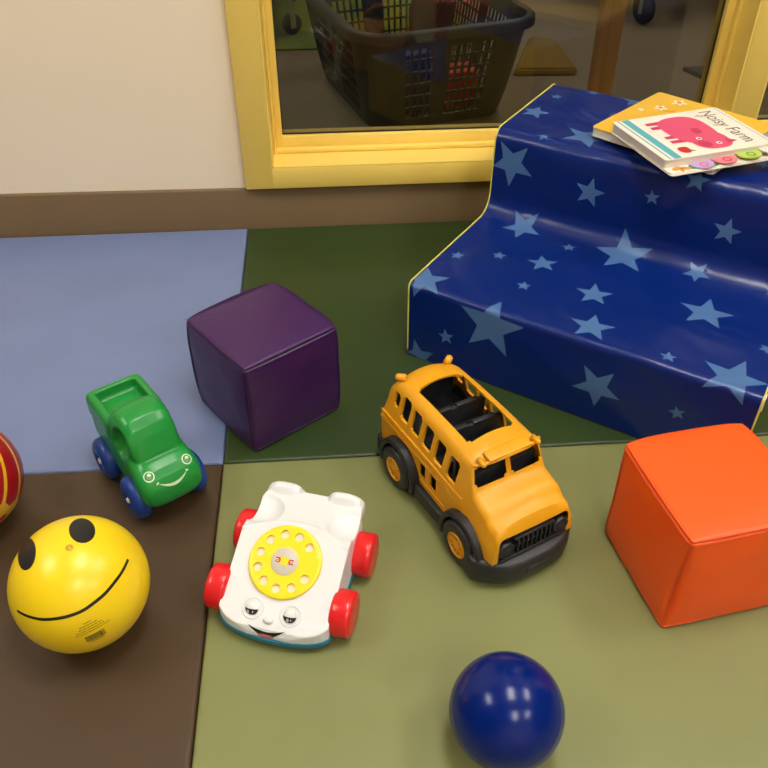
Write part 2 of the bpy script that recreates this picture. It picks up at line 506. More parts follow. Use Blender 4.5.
# ------------------------------------------------------------------ ceiling lamps
def ceiling_lamp(x, y, m, label, group, sx=0.58, sy=1.18):
    t = empty('ceiling_light', (x, y, ZC), 0, label, 'ceiling light', group)
    b = bmesh.new()
    for lo, hi in (((-sx / 2 - .02, -sy / 2 - .02, -.02), (-sx / 2, sy / 2 + .02, 0)), ((sx / 2, -sy / 2 - .02, -.02), (sx / 2 + .02, sy / 2 + .02, 0)),
                   ((-sx / 2, -sy / 2 - .02, -.02), (sx / 2, -sy / 2, 0)), ((-sx / 2, sy / 2, -.02), (sx / 2, sy / 2 + .02, 0))):
        bx(b, [(p + q) / 2 for p, q in zip(lo, hi)], [q - p for p, q in zip(lo, hi)])
    bm_obj('frame', b, M_alu, t, smooth=False)
    b = bmesh.new(); bx(b, (0, 0, -0.008), (sx, sy, 0.008)); bm_obj('diffuser', b, m, t, smooth=False)
for x, w in ((-1.9, 'left end'), (0.30, 'middle'), (1.75, 'right end')):
    ceiling_lamp(x, 0.55, M_lamp, 'white recessed fluorescent panel at the %s of the play room ceiling row' % w, 'play room ceiling panels', 0.40, 0.90)
for x, w in ((0.45, 'left'), (1.95, 'right')):
    ceiling_lamp(x, -1.5, M_lamp, '%s panel of the second row in the play room ceiling' % w, 'play room ceiling panels', 0.40, 0.90)
for x, w in ((-0.9, 'left'), (1.4, 'right')):
    ceiling_lamp(x, 3.3, M_lamp2, '%s one of the two dimmer fluorescent panels in the ceiling beyond the window' % w, 'ceiling panels beyond the window')

# ------------------------------------------------------------------ floor mats
SX, SY = -0.1695, 0.868
def floor_mat(x0, x1, y0, y1, m, label, seed):
    t = 0.034; g = 0.0006
    x0 += g; x1 -= g; y0 += g; y1 -= g
    nx = int((x1 - x0) / 0.012); ny = int((y1 - y0) / 0.012)
    def axis(a, b, n):
        inner = [a + 0.006 + (b - a - 0.012) * k / n for k in range(n + 1)]
        return [a, a + 0.0012, a + 0.003] + inner + [b - 0.003, b - 0.0012, b]
    X = axis(x0, x1, nx); Y = axis(y0, y1, ny)
    def drop(d): return 0.0035 * (1 - math.sqrt(max(0, 1 - (1 - min(d, 0.0045) / 0.0045) ** 2)))
    V = []; F = []
    for y in Y:
        for x in X:
            d = min(x - x0, x1 - x, y - y0, y1 - y)
            z = -drop(d) if d < 0.0045 else 0
            z -= 0.0007 * (0.5 + 0.5 * mnoise.noise(Vector((x * 5, y * 5, seed)))) * min(1, d / 0.03)
            V.append((x, y, z))
    nX, nY = len(X), len(Y)
    for j in range(nY - 1):
        for i in range(nX - 1): F.append((j * nX + i, j * nX + i + 1, (j + 1) * nX + i + 1, (j + 1) * nX + i))
    ring = [i for i in range(nX)] + [j * nX + nX - 1 for j in range(1, nY)] + [(nY - 1) * nX + i for i in range(nX - 2, -1, -1)] + [j * nX for j in range(nY - 2, 0, -1)]
    s = len(V)
    for k in ring: V.append((V[k][0], V[k][1], -t))
    n = len(ring)
    for k in range(n): F.append((ring[k], s + k, s + (k + 1) % n, ring[(k + 1) % n]))
    F.append(tuple(range(s + n - 1, s - 1, -1)))
    o = poly_obj('floor_mat', V, F, m, None, smooth=True, auto=60, recalc=True)
    tag(o, label, 'floor mat', None)
floor_mat(SX - 0.72, SX, SY, WY - 0.010, M_matblue, 'slate blue vinyl floor mat along the cream wall', 1)
floor_mat(SX, SX + 1.08, SY, WY - 0.010, M_matgreen, 'dark green vinyl floor mat under the star steps', 2)
floor_mat(SX - 0.72, SX, SY - 0.75, SY, M_matbrown, 'brown vinyl floor mat under the smiley ball', 3)
floor_mat(SX, SX + 1.08, SY - 0.75, SY, M_matolive, 'olive green vinyl floor mat under the telephone and bus', 4)

# ------------------------------------------------------------------ star steps
STX, STY, STA, STW, H1, T1, H2, T2 = .119, 1.104, -.624, .536, .140, .282, .147, .2618
STARS = [(0.0289, 0.7332, 0.0125, 0.385), (0.0801, 0.785, 0.013, 0.372), (0.157, 0.7911, 0.0286, -0.543), (0.0233, 0.6477, 0.0271, 0.349),
 (0.0781, 0.5608, 0.012, -0.579), (0.1388, 0.5996, 0.045, 0.12), (0.0342, 0.4993, 0.042, -0.342), (0.1763, 0.4831, 0.0265, 0.191),
 (0.2772, 0.5006, 0.0129, 0.511), (0.3996, 0.476, 0.0226, 0.237), (0.1715, 0.3725, 0.0125, -0.622), (0.258, 0.3908, 0.048, 0.577),
 (0.376, 0.3975, 0.0225, -0.17), (0.2566, 0.2635, 0.0298, 0.591), (0.2855, 0.1757, 0.035, 0.486), (0.4184, 0.2977, 0.0416, 0.412),
 (0.4025, 0.1625, 0.0134, 0.496), (0.4913, 0.1611, 0.0481, 0.189), (0.3201, 0.0694, 0.0381, -0.261), (0.4377, 0.0706, 0.0125, -0.613),
 (0.5154, 0.25, 0.0122, -0.079), (0.077, 0.3927, 0.0361, -0.199), (0.0255, 0.2495, 0.013, 0.548), (0.084, 0.2852, 0.013, 0.548),
 (0.1709, 0.373, 0.0001, 0.548), (0.1541, 0.302, 0.0265, -0.491), (0.1554, 0.2256, 0.0124, 0.549), (0.0179, 0.1557, 0.0398, -0.547),
 (0.1444, 0.1115, 0.0555, 0.291), (0.0703, 0.0636, 0.0145, 0.51), (0.0209, 0.0036, 0.0337, 0.572), (0.3365, 0.5440, 0.0200, 0.307),
 (0.4407, 0.5566, 0.0109, 0.594), (0.30, 0.76, 0.03, 0.2), (0.47, 0.72, 0.034, 0.5), (0.41, 0.64, 0.014, 0.1), (0.49, 0.40, 0.012, 0.3)]
STARS = [s for s in STARS if s[2] > 0.001]
def step_profile(n=12):
    P = [Vector(p) for p in ((0, 0), (0, H1), (T1, H1), (T1 + .004, H1 + H2), (T1 + T2, H1 + H2), (T1 + T2, 0))]
    R = [0, .010, .034, .022, .012, 0]
    out = [P[0]]
    for k in range(1, 5):
        a = (P[k - 1] - P[k]).normalized(); b = (P[k + 1] - P[k]).normalized(); half = math.acos(a.dot(b)) / 2
        t = R[k] / math.tan(half); c = P[k] + (a + b).normalized() * R[k] / sin(half)
        s = P[k] + a * t - c; e = P[k] + b * t - c
        a0 = math.atan2(s.y, s.x); a1 = math.atan2(e.y, e.x); d = (a1 - a0 + pi) % (2 * pi) - pi
        for i in range(n + 1): out.append(c + Vector((cos(a0 + d * i / n), sin(a0 + d * i / n))) * R[k])
    out.append(P[5])
    L = [0]
    for a, b in zip(out, out[1:]): L.append(L[-1] + (b - a).length)
    return out, L
PO, PL = step_profile()
def prof_at(s):
    s = min(max(s, 0), PL[-1])
    for k in range(len(PL) - 1):
        if s <= PL[k + 1]:
            t = (s - PL[k]) / (PL[k + 1] - PL[k]); p = PO[k].lerp(PO[k + 1], t)
            tg = (PO[k + 1] - PO[k]).normalized()
            return p, Vector((-tg.y, tg.x))
    return PO[-1], Vector((1, 0))
def step_pt(i, s, soft=1.0):
    p, nn = prof_at(s)
    e = min(1, min(i, STW - i) / 0.05) if soft else 0
    es = min(1, s / 0.03, max(0, PL[-1] - s) / 0.03)
    amp = 0.0035 * mnoise.noise(Vector((i * 7, s * 9, 3.1))) + 0.0016 * mnoise.noise(Vector((i * 16 + s * 8, s * 22, 7.7)))
    sag = 0
    for (c, w, h) in ((0.28, 0.10, -0.004), (0.07, 0.05, 0.002), (0.66, 0.10, -0.003)):
        sag += h * math.exp(-((s - c) / w) ** 2) * sin(pi * i / STW)
    # a soft pull running diagonally up the riser
    q = (i - 0.28) - (s - 0.44) * 0.55
    pull = 0.0035 * math.exp(-(q / 0.018) ** 2) * math.exp(-((s - 0.50) / 0.05) ** 2)
    p = p + nn * ((amp + sag) * e * es + pull * e)
    return Vector((i, p.x, p.y))
steps = empty('soft_play_steps', (STX, STY, 0), STA, 'blue vinyl foam steps printed with pale stars, yellow piping, against the window', 'soft play steps')
polys = []
for cx, cy, r, a in STARS:
    P = star(cx, cy, r, a)
    P = [(min(max(x, 0.0005), STW - 0.0005), min(max(y, 0.0005), PL[-1])) for x, y in P]
    polys.append(P)
V, F = cdt(polys, (0, 0), (STW, PL[-1]), 0.0075, 0.0045)
V3 = [step_pt(v.x, v.y) for v in V]
cover = poly_obj('star_cover', V3, F, [M_blue, M_star], steps)
for p in cover.data.polygons:
    c = sum((V[i] for i in p.vertices), Vector((0, 0))) / len(p.vertices)
    if any(pip(c.x, c.y, P) for P in polys): p.material_index = 1
bmx = bmesh.new(); bmx.from_mesh(cover.data); bmesh.ops.recalc_face_normals(bmx, faces=bmx.faces)
# outward = up on the treads
f0 = max(bmx.faces, key=lambda f: f.calc_center_median().z)
if f0.normal.z < 0: bmesh.ops.reverse_faces(bmx, faces=bmx.faces)
bmx.to_mesh(cover.data); bmx.free()
for i0, nm in ((0.0, 'side_panel'), (STW, 'side_panel')):
    pts = [step_pt(i0, PL[k], 0) for k in range(len(PL))]
    poly_obj(nm, pts, [tuple(range(len(pts)))], M_sidey, steps, smooth=False)
    tube('piping', [step_pt(i0, s, 0) + Vector((0, 0, 0.0008)) for s in [PL[-1] * q / 240 for q in range(2, 239)]], 0.0013, M_pipe, steps, n=8)
box('base_panel', (0.0, 0.0, 0.0005), (STW, T1 + T2, 0.003), M_busk, steps)
# white tag sewn at the right nose of the lower step
box('care_tag', (STW + 0.0005, 0.002, H1 - 0.022), (STW + 0.003, 0.016, H1 - 0.002), M_page, steps)

# ------------------------------------------------------------------ soft cubes
def soft_cube(name, x, y, ang, s, h, m, label, seed, bulge=0.005, ridge=0.0014, vround=0.003):
    root = empty(name, (x, y, 0), ang, label, 'soft block')
    n = 40; bm = bmesh.new()
    bmesh.ops.create_cube(bm, size=1.0)
    bmesh.ops.subdivide_edges(bm, edges=bm.edges, cuts=n, use_grid_fill=True)
    r = 0.0036
    hs = Vector((s / 2, s / 2, h / 2))
    em = [0, .7, 1.3, 1.9, 2.5, 3.1, 3.7, 4.4, 5.4, 7.0, 9.0, 11.5]
    half = [1 - e * 0.001 / (s / 2) for e in em]
    nm = n + 2 - 2 * len(em)
    C1 = [-c for c in half] + [-half[-1] + 2 * half[-1] * (q + 1) / (nm + 1) for q in range(nm)] + half[::-1]
    for v in bm.verts:
        u = Vector([C1[int(round((c + 0.5) * (n + 1)))] for c in v.co])
        w = u
        p = Vector((w.x * hs.x, w.y * hs.y, w.z * hs.z))
        core = Vector([max(-hs[k] + r, min(hs[k] - r, p[k])) for k in range(3)])
        d = p - core
        if d.length > 1e-9: p = core + d.normalized() * r
        # the upright edges are rounder half way up than at the seams
        rv = r + vround * max(0, sin(pi * min(1, max(0, (p.z + hs.z) / h)))) ** 0.6
        cx_ = max(-hs.x + rv, min(hs.x - rv, p.x)); cy_ = max(-hs.y + rv, min(hs.y - rv, p.y))
        dv = Vector((p.x - cx_, p.y - cy_, 0))
        if dv.length > rv: dv = dv.normalized() * rv; p.x = cx_ + dv.x; p.y = cy_ + dv.y
        nrm = Vector([u[k] if abs(u[k]) > 0.999 else 0 for k in range(3)]).normalized()
        fall = 1.0
        for k in range(3):
            if abs(u[k]) < 0.999: fall *= (1 - u[k] ** 4)
        isbot = u.z < -0.999
        nz = mnoise.noise(Vector((p.x * 18 + seed, p.y * 18, p.z * 18)))
        if not isbot: p += nrm * (bulge * fall + 0.0014 * nz * min(1, fall * 3))
        # stitched groove just under the top edge
        if u.z < 0.9995 and (abs(u.x) > 0.9995 or abs(u.y) > 0.9995):
            tt = h / 2 - w.z * hs.z
            sidev = Vector((u.x if abs(u.x) > 0.9995 else 0, u.y if abs(u.y) > 0.9995 else 0, 0)).normalized()
            p += sidev * (0.0011 * math.exp(-((tt - 0.0062) / 0.0016) ** 2) - 0.0016 * math.exp(-((tt - 0.0036) / 0.0007) ** 2))
        # soft puckers close to the corners
        cr = abs(u.x * u.y * u.z)
        p -= Vector((u.x, u.y, 0)).normalized() * 0.0008 * cr ** 6
        v.co = p + Vector((s / 2, s / 2, h / 2))
    bm_obj('cover', bm, m, root)
    # stitched seams round the top and bottom panel
    def ring(z, ins, rad):
        pts = []; c = s / 2; a = s / 2 - ins; rc = 0.006
        for (sx, sy, a0) in ((1, 1, 0), (-1, 1, pi / 2), (-1, -1, pi), (1, -1, 3 * pi / 2)):
            for q in range(7):
                t = a0 + pi / 2 * q / 6
                pts.append(Vector((c + sx * (a - rc) + rc * cos(t), c + sy * (a - rc) + rc * sin(t), z)))
        out = []
        for i, p in enumerate(pts):
            p2 = pts[(i + 1) % len(pts)]; m_ = max(1, int((p2 - p).length / 0.006))
            for q in range(m_):
                w = p.lerp(p2, q / m_)
                k = 1 - min(1, abs(((w.x - c) if abs(w.x - c) < abs(w.y - c) else (w.y - c)) / (s / 2))) ** 4
                out.append(w + Vector((w.x - c, w.y - c, 0)).normalized() * 0.0 + Vector((0, 0, 0.0006 * mnoise.noise(w * 40))) + Vector((math.copysign(k * bulge * .25, w.x - c) if abs(w.x - c) > abs(w.y - c) else 0, math.copysign(k * bulge * .25, w.y - c) if abs(w.x - c) < abs(w.y - c) else 0, 0)))
        tube('seam', out, rad, m, root, n=8, closed=True)
    ring(0.0045, 0.0004, ridge * 0.5)
    return root
soft_cube('soft_foam_block', -.1235, .8840, .6286, .155, .155, M_purple, 'purple vinyl soft foam cube on the blue and green mats', 1)
soft_cube('soft_foam_block', .3665, .5500, .1643, .158, .157, M_orange, 'orange vinyl soft foam cube on the olive mat before the steps', 9, bulge=0.004, vround=0.011)

# ------------------------------------------------------------------ balls
def uv_ball(R, nu=96, nv=48):
    return lathe([(R * sin(pi * k / nv), -R * cos(pi * k / nv)) if 0 < k < nv else (0, -R if k == 0 else R) for k in range(nv + 1)], nu, 'Z')

YR = 0.0759
ball = bm_obj('smiley_ball', uv_ball(YR), M_bally)
ball.location = (-.3005, .6091, YR)
tag(ball, 'yellow rubber ball with a printed smiling face on the brown mat', 'ball')
def sph_decal(name, dirs, R, m, parent, step=0.003, width=None):
    """polygon given as unit vectors on the ball; width: an open line instead"""
    dv = [Vector(d).normalized() for d in dirs]
    c = sum(dv, Vector()).normalized()
    ex = c.cross(Vector((0, 0, 1))).normalized() if abs(c.z) < .95 else c.cross(Vector((0, 1, 0))).normalized()
    ey = c.cross(ex)
    # azimuthal chart about c
    def to(d):
        th = math.acos(max(-1, min(1, d.dot(c)))); a = math.atan2(d.dot(ey), d.dot(ex)); return (R * th * cos(a), R * th * sin(a))
    P = [to(d) for d in dv]
    if width: P = stroke(P, width)
    V, F = flat_polys([P], step)
    out = []
    for v in V:
        th = v.length / R; a = math.atan2(v.y, v.x)
        out.append((c * cos(th) + (ex * cos(a) + ey * sin(a)) * sin(th)) * (R + 0.00025))
    o = poly_obj(name, out, F, m, parent)
    bm = bmesh.new(); bm.from_mesh(o.data)
    for f in bm.faces:
        if f.normal.dot(f.calc_center_median()) < 0: f.normal_flip()
    bm.to_mesh(o.data); bm.free()
    return o
EYL = [[-0.37, -0.186, 0.91], [-0.37, -0.246, 0.896], [-0.382, -0.295, 0.875], [-0.405, -0.331, 0.853], [-0.435, -0.35, 0.829], [-0.472, -0.354, 0.808], [-0.512, -0.341, 0.789], [-0.554, -0.31, 0.773], [-0.595, -0.264, 0.759], [-0.635, -0.201, 0.746], [-0.673, -0.123, 0.729], [-0.709, -0.028, 0.705], [-0.75, 0.091, 0.655], [-0.783, 0.224, 0.58], [-0.755, 0.263, 0.601], [-0.727, 0.298, 0.618], [-0.702, 0.328, 0.632], [-0.681, 0.352, 0.642], [-0.667, 0.369, 0.647], [-0.559, 0.218, 0.8], [-0.495, 0.128, 0.86], [-0.444, 0.044, 0.895], [-0.406, -0.038, 0.913], [-0.382, -0.115, 0.917]]
EYR = [[0.385, 0.129, 0.914], [0.379, 0.068, 0.923], [0.361, 0.016, 0.932], [0.332, -0.024, 0.943], [0.295, -0.05, 0.954], [0.252, -0.06, 0.966], [0.206, -0.055, 0.977], [0.16, -0.034, 0.987], [0.116, 0.003, 0.993], [0.077, 0.053, 0.996], [0.046, 0.115, 0.992], [0.023, 0.185, 0.982], [0.01, 0.26, 0.965], [0.008, 0.336, 0.942], [0.017, 0.408, 0.913], [0.038, 0.467, 0.883], [0.071, 0.506, 0.86], [0.115, 0.518, 0.848], [0.169, 0.5, 0.849], [0.225, 0.46, 0.859], [0.277, 0.404, 0.872], [0.322, 0.338, 0.884], [0.356, 0.268, 0.895], [0.377, 0.197, 0.905]]
MOUTH = [[-0.652, -0.677, 0.341], [-0.455, -0.809, 0.371], [-0.246, -0.887, 0.392], [-0.06, -0.907, 0.417], [0.118, -0.892, 0.436], [0.297, -0.837, 0.46], [0.454, -0.738, 0.499], [0.581, -0.62, 0.527], [0.686, -0.468, 0.557], [0.771, -0.284, 0.569], [0.819, -0.072, 0.569]]
def densify(D, k=5):
    # Catmull-Rom through the unit vectors
    D = [Vector(d) for d in D]; out = []
    for i in range(len(D) - 1):
        p0 = D[max(i - 1, 0)]; p1 = D[i]; p2 = D[i + 1]; p3 = D[min(i + 2, len(D) - 1)]
        for q in range(k):
            t = q / k
            out.append((0.5 * ((2 * p1) + (p2 - p0) * t + (2 * p0 - 5 * p1 + 4 * p2 - p3) * t * t + (3 * p1 - p0 - 3 * p2 + p3) * t ** 3)).normalized())
    out.append(D[-1].normalized()); return out
sph_decal('eye', EYL, YR, M_black, ball)
sph_decal('eye', EYR, YR, M_black, ball)
sph_decal('mouth', densify(MOUTH), YR, M_black, ball, width=0.0036, step=0.002)
# valve dimple
vn = Vector((0.102, -0.145, 0.984)).normalized()
vb = lathe([(0, -0.0005), (0.0009, -0.0005), (0.0013, 0.0004), (0.0030, 0.0006), (0.0042, 0.0001)], 24, 'Z')
bmesh.ops.transform(vb, matrix=Matrix.Translation(vn * YR) @ vn.to_track_quat('Z', 'Y').to_matrix().to_4x4(), verts=vb.verts)
bm_obj('valve', vb, mat('valve_rubber', srgb(196, 156, 24), 0.5), ball)
# barcode and small print under the mouth
def sph_rects(name, rects, c, ex, R, m, parent):
    """rects (u0,v0,u1,v1) in metres in the tangent chart at c"""
    c = Vector(c).normalized(); ex = (Vector(ex) - c * Vector(ex).dot(c)).normalized(); ey = c.cross(ex)
    V = []; F = []
    for u0, v0, u1, v1 in rects:
        n = max(1, int((u1 - u0) / 0.003)); s = len(V)
        for q in range(n + 1):
            for v in (v0, v1):
                u = u0 + (u1 - u0) * q / n; r = math.hypot(u, v); th = r / R; a = math.atan2(v, u)
                V.append((c * cos(th) + (ex * cos(a) + ey * sin(a)) * sin(th)) * (R + 0.0003))
        for q in range(n): F.append((s + 2 * q, s + 2 * q + 2, s + 2 * q + 3, s + 2 * q + 1))
    return poly_obj(name, V, F, m, parent, smooth=False)
bc = Vector((0.39, -0.921, -0.015)); bxv = Vector((0.519, -0.854, -0.033)) - bc + Vector((0, 0, 0.040))
rects = []; u = -0.0105; random.seed(8)
while u < 0.0105:
    w = random.choice((0.0004, 0.0007, 0.0011)); rects.append((u, -0.0050, u + w, 0.0046)); u += w + random.choice((0.0004, 0.0006))
rects.append((-0.008, -0.0075, 0.008, -0.0067))
sph_rects('barcode', rects, bc, bxv, YR, M_black, ball)
tcx = Vector((0.365, -0.915, 0.165)); rects = []
for k, (a, b) in enumerate(((-0.004, 0.004), (-0.010, 0.009), (-0.012, 0.013), (-0.016, 0.015), (-0.018, 0.020))):
    v = 0.0085 - k * 0.0032; u = a
    while u < b:
        w = random.uniform(0.0014, 0.0036); rects.append((u, v, min(u + w, b), v + 0.0009)); u += w + 0.0007
sph_rects('small_print', rects, tcx, bxv, YR, mat('brown_ink', srgb(120, 96, 20), 0.5), ball)

bb = bm_obj('play_ball', uv_ball(0.0580, 96, 64), M_ballb)
bb.location = (.1545, .4308, 0.0580); bb.rotation_euler = (0.4, 0.3, 0)
tag(bb, 'glossy dark blue rubber ball on the olive mat nearest the camera', 'ball')
vb = lathe([(0, -0.0004), (0.0008, -0.0004), (0.0012, 0.0003), (0.0028, 0.0004), (0.0035, 0.0001)], 20, 'Z')
vq = Vector((0.2, 0.6, 0.77)).normalized()
bmesh.ops.transform(vb, matrix=Matrix.Translation(vq * 0.0580) @ vq.to_track_quat('Z', 'Y').to_matrix().to_4x4(), verts=vb.verts)
bm_obj('valve', vb, M_ballb, bb)

# red and yellow striped ball at the left edge
RB = 0.0765
polys = []; NG = 16
for k in range(NG):
    lon = -pi + 2 * pi * (k + .5) / NG; hw = pi / NG * 0.82
    up = []; dn = []
    for q in range(21):
        t = q / 20; lat = radians(-22) + radians(100) * t
        w = hw * min(1.0, 1.04 - 0.35 * t ** 3) * (math.sqrt(max(0, 1 - ((0.08 - t) / 0.08) ** 2)) if t < 0.08 else 1) * (0.25 + .75 * math.sqrt(max(0, (1 - t) / 0.1)) if t > .9 else 1)
        up.append((lon + w, lat)); dn.append((lon - w, lat))
    polys.append(up + dn[1:-1][::-1] if abs(up[0][0] - dn[0][0]) < 1e-6 else up + dn[::-1])
    polys.append(ellipse(lon, radians(-42), hw * 0.72, radians(11), n=20))
polys.append([(-pi + 1e-4, radians(-89.5)), (pi - 1e-4, radians(-89.5)), (pi - 1e-4, radians(-62)), (-pi + 1e-4, radians(-62))])
V, F = cdt(polys, (-pi, -pi / 2), (pi, pi / 2), 0.07)
V3 = [(RB * cos(v.y) * cos(v.x), RB * cos(v.y) * sin(v.x), RB * sin(v.y)) for v in V]
rb = poly_obj('striped_ball', V3, F, [mat('ball_yellow_print', srgb(226, 176, 40), 0.3), M_ballr])
for p in rb.data.polygons:
    c = sum((V[i] for i in p.vertices), Vector((0, 0))) / len(p.vertices)
    if any(pip(c.x, c.y, P) for P in polys): p.material_index = 1
bmx = bmesh.new(); bmx.from_mesh(rb.data); bmesh.ops.remove_doubles(bmx, verts=bmx.verts, dist=1e-5)
bmesh.ops.recalc_face_normals(bmx, faces=bmx.faces); bmx.to_mesh(rb.data); bmx.free()
rb.location = (-.4893, .7862, RB); rb.rotation_euler = (radians(-34), radians(4), radians(-4))
tag(rb, 'red and yellow striped ball cut by the left edge of the photo', 'ball')

# ------------------------------------------------------------------ toy bus
BUS = empty('toy_bus', (0.1465, 0.8175, 0), -1.122, 'yellow toy school bus with black bumper and open roof on the olive mat', 'toy bus')
def lerp_tab(tab, x):
    if x <= tab[0][0]: return tab[0][1:]
    for a, b in zip(tab, tab[1:]):
        if x <= b[0]:
            t = (x - a[0]) / (b[0] - a[0]); return tuple(p + (q - p) * t for p, q in zip(a[1:], b[1:]))
    return tab[-1][1:]
def bus_section(X, wb, wt, zb, zt, r, crown, n=7, inset=0.0):
    """half widths at belt and at top, bottom and top z"""
    wb -= inset; wt -= inset; zt -= inset
    pts = [(wb, zb), (wb + 0.0006, zb + (zt - zb) * .45), (wb - (wb - wt) * .25, zb + (zt - zb) * .62)]
    c = (wt - r, zt - crown - r)
    for k in range(n + 1):
        a = (pi / 2) * k / n
        pts.append((c[0] + r * cos(a), c[1] + r * sin(a)))
    for k in range(1, 4):
        y = c[0] * (1 - k / 4); pts.append((y, zt - crown * (y / c[0]) ** 2))
    full = pts + [(0, zt)] + [(-y, z) for y, z in pts[::-1]]
    return [(X, y, z) for y, z in full]
#        X      wb     wt     zt     r     crown
ST = [(-0.088, 0.05, 0.04, 0.07, 0.012, 0.004), (-0.0872, 0.054, 0.044, 0.1, 0.014, 0.004), (-0.0835, 0.056, 0.0465, 0.122, 0.016, 0.005), (-0.077, 0.0575, 0.048, 0.14, 0.018, 0.006), (-0.068, 0.058, 0.049, 0.1505, 0.019, 0.006), (-0.05, 0.058, 0.05, 0.157, 0.019, 0.006), (0.0, 0.058, 0.0505, 0.16, 0.019, 0.006), (0.06, 0.0589, 0.0514, 0.1605, 0.019, 0.006), (0.1, 0.0598, 0.0518, 0.159, 0.018, 0.006), (0.115, 0.0598, 0.0513, 0.157, 0.016, 0.005), (0.1195, 0.0598, 0.0518, 0.152, 0.014, 0.004), (0.125, 0.0598, 0.0528, 0.136, 0.012, 0.003), (0.131, 0.0599, 0.0544, 0.118, 0.01, 0.002), (0.135, 0.0602, 0.0552, 0.115, 0.01, 0.003), (0.15, 0.0615, 0.0565, 0.112, 0.012, 0.004), (0.16, 0.0615, 0.0565, 0.11, 0.012, 0.004), (0.1655, 0.0615, 0.0565, 0.1045, 0.012, 0.004), (0.17, 0.0618, 0.0568, 0.1015, 0.013, 0.005), (0.18, 0.0613, 0.0563, 0.099, 0.013, 0.005), (0.186, 0.0603, 0.0553, 0.09, 0.01, 0.004), (0.1882, 0.0598, 0.0548, 0.08, 0.008, 0.003)]
def bus_solid(name, inset):
    rings = []
    for s in ST:
        X, wb, wt, zt, r, cr = s
        if inset:
            X = max(-0.0880 + inset, min(0.1882 - inset, X * 1.0))
            zt2 = zt; 
        rings.append(bus_section(X, wb, wt, 0.030 - (0.01 if inset else 0), zt, r, cr, inset=inset))
    if inset:
        rr = [rings[0]]
        for q in rings[1:]:
            if q[0][0] - rr[-1][0][0] > 1e-4: rr.append(q)
        rings = rr
    o = loft(name, rings, M_busy, None)
    return o
body = bus_solid('body', 0.0)
inner = bus_solid('cut', 0.0028)
boolean(body, inner)
# every opening as one set of cutters: sunroof, side windows, two low windows, windscreen panes
def add_from(bm_to, bm_from):
    me = bpy.data.meshes.new('t'); bm_from.to_mesh(me); bm_from.free(); bm_to.from_mesh(me); bpy.data.meshes.remove(me)
def slab(c, s, axis, r):
    b = bmesh.new(); bx(b, c, s)
    ee = [e for e in b.edges if abs(e.verts[0].co[axis] - e.verts[1].co[axis]) > .01]
    bmesh.ops.bevel(b, geom=ee, offset=r, segments=3, affect='EDGES')
    return b
cut = bmesh.new()
add_from(cut, slab((0.0303, 0.0001, 0.1701), (0.119, 0.069, 0.0601), 2, 0.004))
WINX = [(-0.078, -0.064), (-0.057, -0.037), (-0.030, -0.009), (-0.001, 0.020), (0.028, 0.049), (0.058, 0.080)]
for k, (a, b_) in enumerate(WINX):
    z0, z1 = (0.1101 - 0.0016 * k, 0.1443 - 0.0018 * k) if k else (0.1151, 0.1371)
    for s in (-1, 1):
        add_from(cut, slab(((a + b_) / 2 + 0.0202, s * 0.0603, (z0 + z1) / 2), (b_ - a - 0.0007, 0.035, z1 - z0), 1, 0.0022))
for a, b_ in ((0.020, 0.034), (0.046, 0.061)):
    add_from(cut, slab(((a + b_) / 2 + .0001, -0.0603, 0.0657), (b_ - a, 0.030, 0.0271), 1, 0.0015))
for s in (-1, 1):
    b = bmesh.new()
    v = [b.verts.new((X, s * y, z)) for X in (0.1113, 0.1507) for y, z in ((0.0033, 0.1187), (0.0503, 0.1187), (0.0461, 0.1461), (0.0033, 0.1487))]
    for f in ((0, 1, 2, 3), (4, 5, 6, 7), (0, 1, 5, 4), (1, 2, 6, 5), (2, 3, 7, 6), (3, 0, 4, 7)): b.faces.new([v[i] for i in f])
    bmesh.ops.recalc_face_normals(b, faces=b.faces)
    ee = [e for e in b.edges if abs(e.verts[0].co.x - e.verts[1].co.x) > .01]
    bmesh.ops.bevel(b, geom=ee, offset=0.004, segments=3, affect='EDGES')
    add_from(cut, b)
boolean(body, bm_obj('cut', cut, None))
# wheel arches
WR, WXR, WXF = 0.0325, -0.022, 0.1315
cut = bmesh.new()
for X in (WXR, WXF):
    b = bmesh.new(); cyl(b, (X + .00013, .0002, 0.0331), 0.0425, 0.2, 'Y', 64); add_from(cut, b)
boolean(body, bm_obj('cut', cut, None))
# grille mouth in the nose, and the open underside
b = bmesh.new(); bx(b, (0.1921, .0001, 0.0541), (0.0301, 0.1041, 0.058), None, 0.008, 3); boolean(body, bm_obj('cut', b, None))
b = bmesh.new(); bx(b, (0.1852, .0002, 0.0201), (0.0601, 0.2, 0.0503)); boolean(body, bm_obj('cut', b, None))
b = bmesh.new(); bx(b, (0.0552, .0003, 0.0203), (0.5, 0.21, 0.0341)); boolean(body, bm_obj('cut', b, None))
print('BODY', len(body.data.polygons))
body.data.materials.clear(); body.data.materials.append(M_busy)
for p in body.data.polygons: p.use_smooth = True; p.material_index = 0
body.data.set_sharp_from_angle(angle=radians(38))
body.parent = BUS
mb = body.modifiers.new('soft', 'BEVEL'); mb.width = 0.0006; mb.segments = 2; mb.limit_method = 'ANGLE'; mb.angle_limit = radians(50)
# ribs along the sides
b = bmesh.new()
for s in (-1, 1):
    for z, x0, x1 in ((0.0955, -0.078, 0.118), (0.0915, -0.078, 0.118), (0.084, -0.080, 0.118), (0.0805, -0.080, 0.118), (0.048, 0.024, 0.086)):
        bx(b, ((x0 + x1) / 2, s * 0.0592, z), (x1 - x0, 0.0028, 0.0016), None, 0.0004, 1)
    for x in [-0.07 + 0.012 * k for k in range(15)]:
        bx(b, (x, s * 0.0592, 0.0935), (0.0022, 0.0016, 0.0022), None, 0.0004, 1)
bm_obj('side_rib', b, M_busy, BUS, auto=40)
